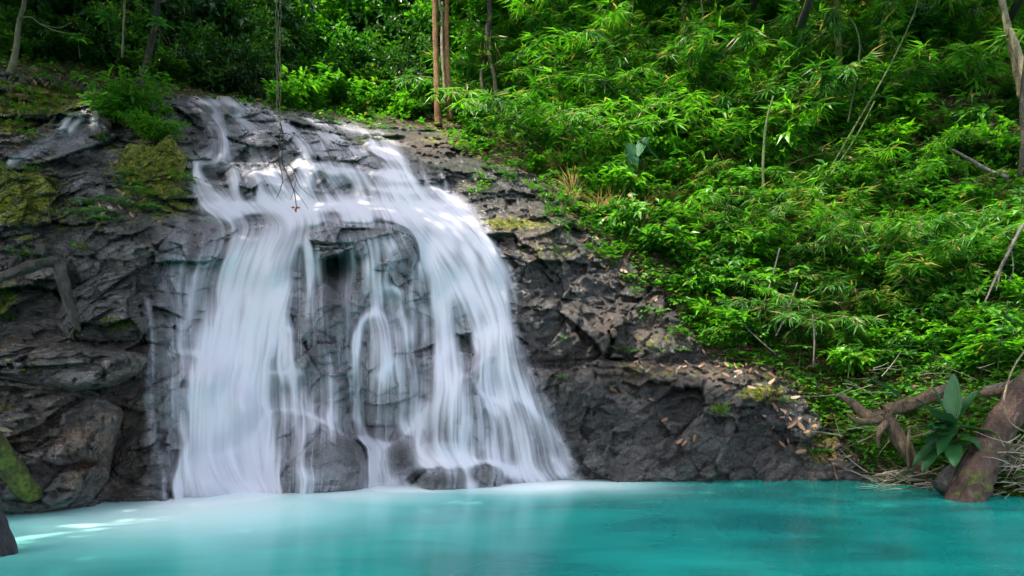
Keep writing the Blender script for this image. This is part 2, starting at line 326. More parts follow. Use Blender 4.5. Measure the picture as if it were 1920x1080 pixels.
# ---------------------------------------------------------------- cliff and hillside: one sheet of land, split into rock and soil
gu = np.r_[np.arange(-900, -40, 30), np.arange(-40, 1680, 2.6), np.arange(1680, 2000, 6), np.arange(2000, 2901, 30)]
gv = np.r_[np.arange(-400, 0, 20), np.arange(0, 176, 6), np.arange(176, 990, 2.6), np.arange(990, 1101, 14)]
U, Vv = np.meshgrid(gu, gv, indexing='ij'); nu, nv = U.shape; uf, vf = U.ravel(), Vv.ravel()
DL, DE = surfD(uf, vf)
P0 = WP(uf, vf, DL); rd = rockdisp(P0).astype(float)
soil = sstep(-6, 10, vegline(uf)-vf+6*fbm2(uf/25, vf/25)); rd = rd*(1-soil)+.3*fbm(P0/1.7, 4)*soil
hollow = blob(uf, vf, [(625, 505, 30, 42, 1.), (600, 470, 20, 30, .5)])       # the dark cave under the cap boulder
calm = blob(uf, vf, [(620, 408, 230, 16, .8)])
Drock = DL-rd*(1-.7*calm)+1.0*hollow
VL = WP(uf, vf, Drock)
idx = np.arange(nu*nv).reshape(nu, nv)
Fq = np.stack([idx[:-1, :-1], idx[:-1, 1:], idx[1:, 1:], idx[1:, :-1]], -1).reshape(-1, 4)
fu, fv = uf[Fq].mean(1), vf[Fq].mean(1); fs = soil[Fq].mean(1)
A = rattr(uf, vf); A['moss'] = np.maximum(A['moss'], soil*.9)
msoil = fs > .5; used = msoil.copy()
v_, f_, a_ = sub(VL, Fq, msoil, A); tag(mk('hillside', v_, f_, M_SOIL, a_), 'steep hillside of brown soil and leaf litter under the forest', kind='structure')
for poly, lab, h in SLABS:
    m = inpoly(fu, fv, poly) & ~used; used |= m; v_, f_, a_ = sub(VL, Fq, m, A)
    tag(mk('rock_slab', v_, f_, M_ROCK, a_), lab, 'rock', 'rock slabs right of the waterfall')
v_, f_, a_ = sub(VL, Fq, ~used, A); tag(mk('cliff', v_, f_, M_ROCK, a_), 'dark wet cliff of creased rock that the waterfall runs down', kind='structure')
# boulders as closed bodies
for b in BOULD:
    ns = 150 if b.r.max() > 60 else 90; nr = 60 if b.r.max() > 60 else 34
    an = np.linspace(-math.pi, math.pi, ns, endpoint=False); rr = np.linspace(0, 1, nr)[1:]**.8
    AA, RR = np.meshgrid(an, rr, indexing='ij'); ra = b.rad(AA)*RR
    uu = np.r_[b.c[0], (b.c[0]+ra*np.cos(AA)).ravel()]; vv = np.r_[b.c[1], (b.c[1]+ra*np.sin(AA)).ravel()]
    rho = np.r_[0, RR.ravel()]; D = b.D(uu, vv, rho); P = WP(uu, vv, D); d = rockdisp(P)*b.amp
    Df = D-d*(.4+.6*(1-rho**6)); nb = len(uu)
    k2 = rho**1.; Db = Df+.25+b.back*2*np.clip(1-rho**2, 0, 1)**.5       # back, buried in the cliff
    P1 = WP(uu, vv, Df); P2 = WP(uu, vv, Db)
    m = len(rr); ii = (1+np.arange(ns)[:, None]*m+np.arange(m)[None]); jj = np.roll(ii, -1, 0)
    q = np.stack([ii[:, :-1], ii[:, 1:], jj[:, 1:], jj[:, :-1]], -1).reshape(-1, 4)
    tr = np.stack([0*ii[:, 0], ii[:, 0], jj[:, 0]], -1)
    side = np.stack([ii[:, -1], ii[:, -1]+nb, jj[:, -1]+nb, jj[:, -1]], -1)
    at = rattr(uu, vv); at['moss'] = np.maximum(at['moss']*.7, b.moss); at['wet'] = np.minimum(at['wet'], b.wet)
    at = {k: np.r_[x, x] for k, x in at.items()}
    tag(mk('boulder', np.r_[P1, P2], [q, q[:, ::-1]+nb, side, tr, tr[:, ::-1]+nb], M_ROCK, at), b.lab, 'boulder')
# frontmost relief with boulders, for things that lie on it
def frontD(u, v):
    u = np.atleast_1d(np.asarray(u, float)); v = np.atleast_1d(np.asarray(v, float)); D, E = surfD(u, v)
    so = sstep(-6, 10, vegline(u)-v)
    W0 = WP(u, v, D); r = D-(rockdisp(W0)*(1-so)+.3*fbm(W0/1.7, 4)*so)*(1-.7*blob(u, v, [(620, 408, 230, 16, .8)]))+1.0*blob(u, v, [(625, 505, 30, 42, 1.), (600, 470, 20, 30, .5)])
    for b in BOULD:
        rho = b.rho(u, v); m = rho < 1
        if m.any():
            Db = b.D(u[m], v[m], rho[m]); Db = Db-rockdisp(WP(u[m], v[m], Db))*b.amp*(.4+.6*(1-rho[m]**6)); r[m] = np.minimum(r[m], Db)
    return r
# ---------------------------------------------------------------- falling water: thin veils and plumes laid over the rock along their flow lines
# each stream: flow line of (u, v, half width, strength), streak width, streak contrast, soft edge, body it belongs to
ST = [
 # upper cascade, left strands
 ([(365, 193, 12, .5), (392, 215, 16, .7), (416, 256, 17, .75), (410, 290, 16, .75), (385, 300, 16, .75), (366, 306, 9, .7)], 5, .5, .5, 0),
 ([(362, 302, 8, .8), (367, 325, 12, .95), (378, 352, 16, .95), (392, 378, 24, .9), (420, 392, 34, .7)], 5, .4, .5, 0),
 ([(400, 192, 14, .3), (450, 203, 12, .45), (520, 216, 12, .5), (570, 226, 12, .5), (640, 240, 8, .45), (700, 250, 5, .3)], 4, .5, .9, 0),
 ([(372, 190, 6, .3), (430, 222, 16, .4), (500, 240, 22, .45), (560, 262, 22, .5)], 5, .7, .9, 0),
 ([(435, 215, 18, .5), (462, 250, 20, .6), (478, 290, 20, .65), (500, 330, 26, .75), (520, 360, 34, .85), (540, 388, 44, .75)], 4, .6, .6, 0),
 ([(420, 300, 40, .25), (440, 345, 36, .3), (455, 388, 40, .4)], 4, .9, .9, 0),
 ([(436, 330, 14, .6), (438, 370, 15, .7)], 3, 1., .4, 0), ([(475, 335, 16, .6), (480, 385, 20, .8)], 3, .8, .4, 0),
 ([(520, 230, 14, .4), (545, 262, 18, .5), (560, 300, 16, .5), (575, 345, 18, .5), (580, 385, 20, .6)], 4, .8, .8, 0),
 ([(578, 250, 14, .5), (590, 268, 28, .75), (598, 290, 40, .8), (602, 312, 46, .7)], 4, .5, .5, 0),
 ([(560, 310, 20, .6), (600, 322, 40, .7), (660, 330, 34, .7), (700, 330, 20, .6)], 4, .5, .9, 0),
 ([(575, 325, 22, .45), (570, 355, 26, .5), (572, 388, 30, .6)], 4, .9, .7, 0),
 ([(612, 262, 6, .6), (650, 272, 12, .75), (700, 290, 16, .85), (740, 308, 18, .95)], 5, .4, .6, 0),
 ([(655, 296, 16, .3), (656, 318, 18, .4)], 2.5, 1.2, .3, 0),
 ([(700, 296, 40, .85), (712, 320, 58, .95), (728, 350, 62, 1.), (735, 385, 70, 1.)], 5, .35, .35, 0),
 ([(640, 322, 40, .5), (638, 350, 46, .5), (640, 382, 52, .55)], 3, 1.0, .4, 0),
 ([(690, 330, 26, .7), (690, 384, 32, .75)], 3, .9, .5, 0), ([(752, 330, 20, 1.), (768, 384, 30, 1.)], 5, .3, .7, 0),
 # middle ledge
 ([(395, 388, 8, .6), (450, 384, 7, .7), (540, 386, 8, .85), (640, 386, 7, .85), (720, 386, 9, .95), (800, 385, 14, .9)], 6, .4, .9, 1),
 ([(430, 396, 18, .35), (520, 400, 18, .5), (580, 402, 16, .45)], 6, .9, .9, 1),
 ([(500, 395, 16, .4), (495, 425, 16, .5)], 3, .9, .8, 1), ([(560, 392, 20, .6), (558, 420, 22, .5)], 3, .9, .8, 1),
 ([(668, 392, 26, .8), (668, 415, 30, .7)], 3, .7, .7, 1), ([(610, 395, 14, .4), (606, 416, 16, .3)], 3, .9, .8, 1),
 ([(735, 385, 30, .5), (733, 416, 30, .45)], 3, 1.0, .6, 1),
 ([(760, 385, 30, 1.), (800, 400, 40, 1.), (830, 420, 50, .95)], 7, .3, .7, 1),
 # left veil
 ([(415, 395, 24, .35), (400, 430, 44, .3), (375, 480, 42, .3), (352, 530, 32, .38), (345, 580, 26, .42), (340, 640, 26, .42)], 2.6, 1.2, .7, 2),
 ([(430, 400, 20, .4), (440, 440, 30, .45), (425, 480, 34, .5)], 3, .9, .8, 2),
 ([(335, 535, 5, .7), (336, 575, 7, .65), (340, 610, 9, .5)], 2, .5, .6, 2), ([(352, 540, 5, .6), (350, 590, 9, .5), (336, 650, 8, .4)], 2, .5, .6, 2),
 ([(392, 560, 10, .4), (382, 610, 12, .5), (368, 660, 10, .5)], 2.4, .6, .6, 2),
 ([(318, 662, 6, .5), (350, 659, 5, .7), (378, 668, 8, .7)], 4, .3, .6, 2),
 ([(345, 668, 8, .5), (335, 700, 10, .5), (325, 740, 10, .45), (330, 790, 12, .4), (345, 830, 14, .4), (340, 915, 22, .35)], 2.6, .9, .7, 2),
 ([(368, 690, 14, .5), (358, 760, 18, .45), (350, 850, 26, .5), (345, 920, 30, .6)], 3, .8, .8, 2),
 ([(275, 560, 3, .6), (282, 590, 4, .6), (286, 650, 5, .55), (284, 690, 6, .45), (278, 750, 7, .35), (285, 800, 4, .5), (290, 860, 4, .35)], 2, .6, .5, 2),
 ([(300, 760, 30, .12), (310, 840, 40, .2), (320, 925, 50, .25)], 4, .8, .9, 2),
 # left plume, upper and lower
 ([(590, 422, 10, .6), (555, 434, 26, .85), (520, 458, 40, .95), (495, 495, 54, .96), (478, 540, 66, .96), (465, 600, 64, .97), (452, 650, 58, .97), (440, 672, 60, .95)], 7, .45, .45, 3),
 ([(470, 440, 14, .5), (440, 470, 24, .5), (412, 520, 22, .6), (404, 580, 20, .6), (402, 640, 20, .6)], 3, .9, .7, 3),
 ([(535, 520, 16, .5), (528, 560, 16, .6), (515, 620, 18, .5), (505, 660, 16, .4)], 3, .8, .7, 3),
 ([(432, 664, 66, 1.), (430, 700, 78, .97), (428, 760, 84, .93), (428, 830, 88, .86), (425, 900, 92, .86), (425, 940, 94, .95)], 5, .16, .42, 3),
 ([(500, 690, 26, .5), (505, 760, 24, .4), (512, 840, 26, .35), (512, 925, 30, .35)], 3, .8, .9, 3),
 ([(455, 673, 20, .8), (475, 664, 8, .7), (505, 648, 4, .75)], 5, .3, .8, 3),
 ([(364, 880, 18, .6), (362, 930, 24, .7)], 5, .3, .9, 3),
 # between plume and middle
 ([(540, 530, 8, .5), (530, 570, 10, .6), (520, 612, 12, .6)], 2.4, .5, .6, 4), ([(505, 618, 4, .6), (530, 616, 4, .8), (545, 620, 6, .7)], 3, .2, .6, 4),
 ([(530, 618, 24, .5), (532, 650, 28, .4), (536, 695, 26, .4)], 3, .9, .6, 4), ([(515, 655, 20, .3), (500, 668, 10, .4)], 3, .3, .9, 4),
 ([(585, 430, 12, .55), (586, 470, 12, .5), (584, 520, 10, .55), (578, 560, 12, .35), (578, 590, 10, .5)], 2.6, .7, .7, 4),
 ([(568, 440, 12, .3), (556, 500, 14, .25), (545, 560, 12, .3)], 2.6, .9, .7, 4),
 ([(610, 455, 14, .35), (606, 500, 14, .3), (608, 530, 14, .25)], 2, 1.3, .5, 4),
 ([(566, 600, 4, .35), (562, 650, 5, .45), (565, 690, 7, .5), (560, 700, 5, .5)], 2, .4, .6, 4),
 ([(502, 698, 3, .6), (530, 699, 4, .8), (568, 701, 4, .8)], 3, .2, .6, 4), ([(552, 700, 14, .6), (556, 735, 14, .45), (560, 768, 13, .5)], 2.6, .7, .6, 4),
 ([(594, 672, 4, .75), (588, 700, 6, .5), (584, 730, 6, .3)], 2, .3, .6, 4), ([(585, 744, 4, .6), (586, 776, 5, .4)], 2, .3, .6, 4),
 ([(606, 654, 3, .8), (618, 680, 6, .7), (624, 715, 7, .6), (628, 755, 8, .45), (630, 785, 6, .3)], 2, .4, .6, 4),
 ([(520, 720, 30, .12), (530, 765, 40, .15)], 3, .9, .9, 4),
 # lower dome
 ([(490, 752, 4, .6), (502, 768, 4, .7), (504, 800, 8, .5), (504, 860, 9, .4)], 2, .4, .7, 5),
 ([(505, 772, 3, .55), (540, 768, 3, .6), (580, 778, 3, .8), (615, 796, 3, .75), (650, 818, 3, .55)], 3, .2, .6, 5),
 ([(560, 775, 40, .4), (555, 820, 46, .25), (552, 870, 46, .25), (555, 925, 50, .35)], 3.2, 1.3, .8, 5),
 ([(600, 800, 24, .3), (596, 850, 22, .15)], 2.5, 1.2, .8, 5), ([(530, 855, 3, .6), (524, 900, 3, .5)], 2, .2, .6, 5), ([(570, 888, 14, .4), (585, 890, 14, .4), (600, 905, 10, .4)], 2.5, .5, .7, 5),
 ([(650, 900, 40, .2), (620, 925, 60, .3)], 5, .6, .9, 5),
 # middle strands over the cap boulder
 ([(656, 448, 10, .6), (656, 500, 11, .55), (656, 550, 10, .5), (655, 600, 14, .3), (652, 650, 14, .3)], 2.4, .8, .6, 6),
 ([(676, 455, 3, .35), (678, 490, 3, .5), (684, 545, 3, .4)], 2, .3, .6, 6), ([(684, 492, 3, .5), (684, 550, 4, .5)], 2, .3, .6, 6),
 ([(700, 438, 16, .6), (698, 480, 18, .65), (700, 530, 16, .65), (706, 560, 14, .65), (704, 585, 9, .8)], 2.6, .7, .5, 6),
 ([(725, 430, 24, .45), (726, 455, 26, .45), (720, 500, 16, .4), (714, 540, 12, .5)], 2.2, 1.2, .5, 6), ([(748, 432, 18, .4), (750, 460, 14, .3)], 2.2, 1.2, .6, 6),
 ([(722, 540, 12, .4), (740, 545, 12, .5), (752, 548, 5, .5)], 3, .3, .8, 6), ([(735, 548, 18, .35), (738, 590, 18, .25)], 2.6, .8, .7, 6),
 ([(752, 546, 3, .55), (754, 590, 3, .45)], 2, .2, .6, 6), ([(735, 464, 10, .5), (752, 460, 6, .5)], 2, .3, .6, 6), ([(757, 475, 3, .3), (757, 505, 3, .3)], 2, .2, .6, 6),
 ([(779, 495, 4, .5), (773, 530, 4, .55), (770, 560, 4, .6), (778, 590, 5, .6), (778, 640, 4, .6)], 2, .4, .6, 6), ([(768, 550, 3, .6), (765, 570, 3, .5)], 2, .2, .6, 6),
 ([(786, 500, 4, .5), (784, 550, 4, .4), (786, 590, 4, .4)], 2, .4, .6, 6), ([(806, 555, 3, .5), (800, 600, 3, .4), (798, 640, 3, .35)], 2, .2, .6, 6), ([(796, 570, 2.5, .45), (797, 640, 2.5, .35)], 2, .2, .6, 6),
 # small boulder fall
 ([(706, 584, 5, .9), (685, 594, 6, .8), (675, 612, 7, .8), (668, 650, 11, .75), (666, 700, 13, .7), (670, 750, 13, .85), (672, 790, 12, .85), (680, 822, 10, .6)], 3, .6, .6, 7),
 ([(700, 590, 16, .6), (712, 620, 26, .55), (716, 660, 28, .5), (718, 700, 24, .3)], 2.8, .8, .6, 7), ([(706, 584, 5, .8), (725, 600, 8, .6), (730, 650, 9, .5), (728, 690, 8, .45)], 2.5, .6, .6, 7),
 ([(750, 590, 10, .4), (766, 615, 8, .5), (768, 650, 10, .4), (766, 680, 8, .5), (776, 690, 6, .6), (780, 730, 9, .5), (778, 780, 9, .3)], 2.4, .7, .6, 7),
 ([(740, 675, 6, .6), (722, 690, 5, .7), (714, 705, 5, .7)], 2.4, .3, .6, 7),
 ([(712, 708, 16, .55), (706, 740, 16, .5), (700, 790, 14, .3)], 2.6, .9, .6, 7), ([(740, 690, 24, .4), (748, 730, 28, .4), (750, 780, 26, .3)], 2.6, 1.1, .7, 7),
 ([(755, 640, 40, .25), (745, 700, 50, .22), (735, 790, 60, .25)], 3, .9, .8, 7), ([(690, 640, 20, .25), (690, 720, 24, .3)], 3, .9, .8, 7),
 # right sheet
 ([(752, 352, 26, .9), (782, 380, 44, 1.), (812, 412, 58, 1.), (838, 440, 60, 1.), (862, 470, 58, .96), (885, 505, 52, .93), (905, 545, 46, .92), (922, 590, 38, .9), (935, 630, 34, .85)], 4.5, .5, .35, 8),
 ([(785, 425, 20, .6), (795, 455, 24, .75), (806, 480, 26, .9), (820, 520, 26, .95), (830, 580, 25, .95), (836, 640, 25, .93), (838, 700, 30, .88)], 6, .35, .5, 8),
 ([(880, 430, 22, .8), (920, 480, 22, .75), (945, 525, 20, .75), (955, 560, 14, .7), (956, 600, 10, .5), (958, 650, 14, .5)], 3, .9, .6, 8),
 ([(835, 500, 24, .6), (858, 540, 26, .5), (872, 570, 24, .6), (886, 610, 20, .7), (905, 650, 18, .6)], 3, .8, .6, 8),
 ([(862, 552, 4, .7), (875, 556, 7, .75), (886, 575, 10, .75), (895, 620, 12, .6)], 2.5, .5, .6, 8), ([(830, 505, 6, .5), (848, 508, 6, .6), (858, 530, 6, .5)], 2.4, .3, .6, 8),
 ([(870, 575, 3, .5), (864, 610, 3, .4), (860, 640, 3, .4)], 2, .2, .6, 8), ([(857, 605, 2.5, .4), (861, 640, 2.5, .4)], 2, .2, .6, 8), ([(870, 590, 30, .3), (880, 660, 34, .3)], 3, .8, .8, 8),
 # right fan
 ([(950, 622, 14, .7), (940, 640, 34, .6), (935, 665, 44, .5)], 3.5, .6, .7, 9), ([(905, 668, 4, .6), (930, 664, 4, .8), (955, 666, 4, .7), (980, 668, 4, .5)], 3, .2, .7, 9),
 ([(943, 666, 8, .9), (945, 690, 20, .7), (960, 720, 36, .7), (985, 760, 40, .65), (1005, 810, 38, .4), (1020, 865, 40, .35)], 3.4, .8, .6, 9),
 ([(930, 672, 30, .5), (925, 700, 44, .65), (930, 740, 44, .7)], 4, .7, .7, 9), ([(906, 675, 6, .6), (880, 695, 5, .7), (860, 712, 6, .6)], 3, .3, .7, 9),
 ([(840, 690, 34, .6), (845, 722, 32, .95), (842, 750, 44, .85), (838, 800, 56, .6), (835, 850, 60, .6)], 3.6, .75, .6, 9),
 ([(862, 704, 3, .6), (885, 708, 3, .7), (900, 735, 5, .7), (920, 752, 6, .8)], 2.5, .3, .6, 9), ([(920, 748, 4, .9), (945, 755, 6, .9), (962, 780, 12, .9), (975, 820, 15, .85), (988, 870, 15, .8)], 3, .5, .6, 9),
 ([(915, 760, 8, .7), (935, 790, 14, .6), (940, 840, 16, .5), (940, 870, 14, .4)], 2.6, .9, .7, 9), ([(985, 745, 5, .5), (1005, 775, 5, .75), (1025, 820, 5, .75), (1036, 862, 6, .8)], 2.4, .3, .6, 9),
 ([(1008, 775, 3, .5), (1035, 800, 4, .6), (1060, 840, 4, .6), (1075, 870, 6, .5)], 2, .3, .6, 9), ([(990, 690, 3, .5), (992, 730, 4, .5)], 2, .2, .6, 9),
 ([(800, 770, 26, .5), (790, 800, 30, .55), (780, 840, 26, .6)], 3, .8, .7, 9), ([(880, 790, 14, .6), (870, 830, 12, .5), (868, 865, 10, .5)], 2.6, .6, .7, 9), ([(860, 800, 5, .6), (872, 850, 5, .6), (898, 864, 5, .5)], 2.4, .3, .7, 9),
 ([(760, 805, 16, .4), (800, 785, 20, .4)], 3, .6, .8, 9), ([(960, 780, 80, .25), (965, 870, 100, .25)], 4, .8, .8, 9), ([(750, 824, 3, .7), (775, 800, 4, .6), (800, 795, 4, .5)], 3, .2, .7, 9),
 ([(600, 440, 60, .22), (600, 540, 60, .22), (600, 700, 60, .16), (600, 770, 60, .1)], 3, 1.2, .9, 4),
 ([(720, 430, 60, .3), (715, 560, 60, .3), (725, 700, 66, .3), (730, 810, 60, .3)], 3, 1.2, .9, 6), ([(790, 480, 26, .3), (790, 600, 26, .25), (800, 720, 26, .3)], 3, 1.2, .9, 6),
 ([(640, 440, 14, .25), (636, 560, 12, .25)], 3, 1.2, .9, 6), ([(850, 760, 60, .5), (850, 860, 70, .5)], 3, .9, .8, 9), ([(950, 700, 50, .4), (960, 800, 70, .4), (970, 870, 80, .4)], 3, 1., .9, 9),
 ([(450, 205, 50, .24), (500, 290, 80, .24), (540, 385, 120, .28)], 3, 1.1, .9, 0), ([(640, 258, 36, .35), (690, 320, 70, .36), (700, 385, 90, .34)], 3, 1., .9, 0),
 ([(400, 387, 7, .7), (560, 387, 7, .8), (700, 387, 8, .9), (830, 392, 14, .95)], 6, .25, .9, 1), ([(560, 262, 4, .6), (600, 258, 5, .7), (640, 262, 5, .7), (700, 284, 6, .7)], 5, .2, .9, 0),
 ([(590, 320, 4, .6), (660, 321, 4, .75), (760, 328, 6, .85)], 5, .2, .9, 0), ([(450, 322, 4, .5), (500, 326, 4, .6), (560, 318, 4, .5)], 5, .2, .9, 0), ([(430, 262, 3, .4), (480, 258, 4, .5), (530, 262, 3, .4)], 5, .2, .9, 0), ([(560, 290, 3, .5), (610, 292, 4, .6), (690, 300, 5, .7)], 5, .2, .9, 0),
 ([(560, 405, 60, .4), (700, 405, 80, .5), (790, 412, 50, .5)], 4, .8, .9, 1),
 ([(590, 500, 50, .25), (600, 620, 60, .3), (600, 770, 60, .3)], 2.6, 1.2, .9, 4), ([(600, 800, 60, .3), (590, 920, 70, .35)], 2.8, 1.2, .9, 5), ([(345, 450, 50, .3), (335, 600, 45, .3), (335, 900, 50, .32)], 2.6, 1.2, .9, 2),
 ([(345, 926, 14, .5), (430, 922, 24, .85), (515, 916, 14, .5)], 8, .1, 1., 3), ([(350, 900, 20, .3), (430, 880, 40, .4), (505, 900, 20, .3)], 8, .1, 1., 3), ([(980, 880, 14, .5), (900, 905, 8, .3), (800, 912, 7, .3), (700, 912, 12, .6)], 8, .2, 1., 10),
 # foot of the fall
 ([(660, 818, 4, .7), (690, 826, 7, .9), (720, 834, 6, .95), (750, 825, 4, .5)], 4, .2, .7, 10), ([(690, 828, 14, .8), (708, 845, 24, .9), (705, 870, 34, .85), (712, 900, 36, .85), (715, 920, 40, .8)], 4, .6, .7, 10),
 ([(790, 870, 10, .8), (830, 866, 10, .9), (880, 868, 7, .95), (930, 868, 6, .9), (960, 885, 8, .8)], 6, .2, .8, 10), ([(790, 860, 22, .7), (840, 852, 24, .8), (870, 858, 16, .5)], 6, .2, .9, 10),
 ([(765, 884, 12, .7), (745, 905, 16, .7), (770, 915, 16, .7)], 5, .3, .8, 10), ([(870, 880, 5, .7), (880, 900, 8, .7), (882, 925, 14, .7)], 3, .3, .7, 10), ([(785, 880, 10, .35), (830, 890, 20, .25), (820, 920, 24, .2)], 3, .9, .8, 10),
 ([(960, 880, 16, .6), (990, 890, 22, .7), (1040, 895, 20, .55), (1080, 900, 12, .4)], 6, .3, .9, 10), ([(1040, 866, 10, .5), (1050, 885, 16, .5)], 3, .5, .8, 10), ([(1060, 862, 16, .2), (1068, 885, 20, .2)], 3, .7, .8, 10),
 ([(920, 878, 20, .25), (915, 905, 26, .3)], 3, .6, .8, 10),
 # small side cascades
 ([(168, 192, 3, .5), (156, 208, 4, .8), (148, 225, 5, .85), (132, 244, 8, .7)], 2.4, .5, .6, 11), ([(133, 215, 6, .5), (118, 235, 7, .6), (112, 245, 6, .5)], 2, .9, .6, 11),
 ([(170, 212, 3, .35), (171, 238, 3, .4)], 2, .4, .6, 12), ([(180, 208, 5, .6), (179, 242, 6, .55)], 2, .6, .6, 12),
 ([(90, 262, 14, .3), (60, 285, 10, .4), (20, 305, 8, .4)], 2, .8, .8, 11), ([(150, 258, 30, .2), (120, 272, 20, .2)], 3, .8, .9, 11),
 ([(794, 325, 3, .5), (797, 345, 4, .5), (800, 362, 4, .4)], 2, .8, .6, 13), ([(823, 322, 2.5, .5), (835, 342, 4, .5), (836, 362, 5, .5), (830, 368, 5, .4)], 2, .6, .6, 13), ([(800, 362, 14, .25), (795, 378, 12, .3)], 2, .8, .7, 13),
]
BODY = [('upper_cascade', 'upper cascade of silky white strands stepping down from the crest of the cliff'),
 ('ledge_flow', 'thin flat flow of white water along the middle ledge above the cap boulder'),
 ('water_veil', 'faint streaky veil and trickles over dark rock left of the big left plume'),
 ('water_plume', 'big soft white plume on the left of the waterfall, dropping in two steps'),
 ('water_trickle', 'thin separate trickles over the creased rock between the left plume and middle strands'),
 ('water_veil', 'sparse veil of water over the broad rounded rock standing in the pool'),
 ('water_strand', 'vertical strands falling from the cap boulder in the middle of the waterfall'),
 ('water_strand', 'curved strand and veil pouring round the rounded rock right of the middle'),
 ('water_sheet', 'bright wide sheet of water sweeping down the right side of the waterfall'),
 ('water_fan', 'spreading fan of white water below the right sheet, ending at the pool'),
 ('foot_cascade', 'low white cascade among the boulders at the foot of the waterfall'),
 ('small_cascade', 'tiny slanting cascade on the upper left bank beside the leafy bush'),
 ('small_cascade', 'short vertical trickle on the upper left bank, right of the slanting one'),
 ('small_cascade', 'tiny trickles over the dark ledge right of the upper cascade')]
FADE = {11: 1.5, 12: 1.5, 13: 1.5, 0: .95, 1: 1., 2: .75, 4: 1.15, 5: 1.15, 6: .95, 7: .95, 9: .9}
DRYW = [(828, 902, 38, 17, .85), (905, 893, 30, 15, .8), (756, 856, 24, 24, .8), (670, 434, 95, 13, .8), (625, 500, 26, 36, .8), (630, 860, 60, 40, .5), (612, 640, 40, 80, .6), (640, 740, 26, 50, .5), (770, 470, 16, 40, .6), (855, 640, 14, 60, .35), (360, 440, 40, 40, .3), (300, 620, 18, 60, .3), (460, 360, 30, 14, .5), (650, 352, 34, 18, .65), (505, 290, 22, 24, .7), (425, 330, 20, 20, .6), (600, 350, 16, 22, .6), (580, 300, 40, 5, .4), (540, 340, 14, 20, .4), (450, 235, 30, 12, .4), (620, 242, 30, 9, .5), (660, 275, 24, 10, .4), (560, 235, 20, 9, .4), (620, 403, 30, 8, .6), (690, 310, 46, 6, .6), (640, 285, 40, 6, .4), (740, 345, 34, 5, .3), (670, 360, 30, 14, .4), (860, 480, 10, 40, .3), (900, 470, 8, 50, .3), (800, 440, 10, 30, .3), (470, 410, 36, 10, .5)]
def catmull(pts, step):
    P = np.array(pts, float); P = np.r_[[2*P[0]-P[1]], P, [2*P[-1]-P[-2]]]; out = []
    for k in range(1, len(P)-2):
        n = max(2, int(np.hypot(*(P[k+1]-P[k])[:2])/step)); t = np.linspace(0, 1, n, endpoint=False)[:, None]
        a, b, c, d = P[k-1:k+3]
        out.append(.5*((2*b)+(-a+c)*t+(2*a-5*b+4*c-d)*t*t+(-a+3*b-3*c+d)*t**3))
    return np.r_[np.concatenate(out), P[-2:-1]]
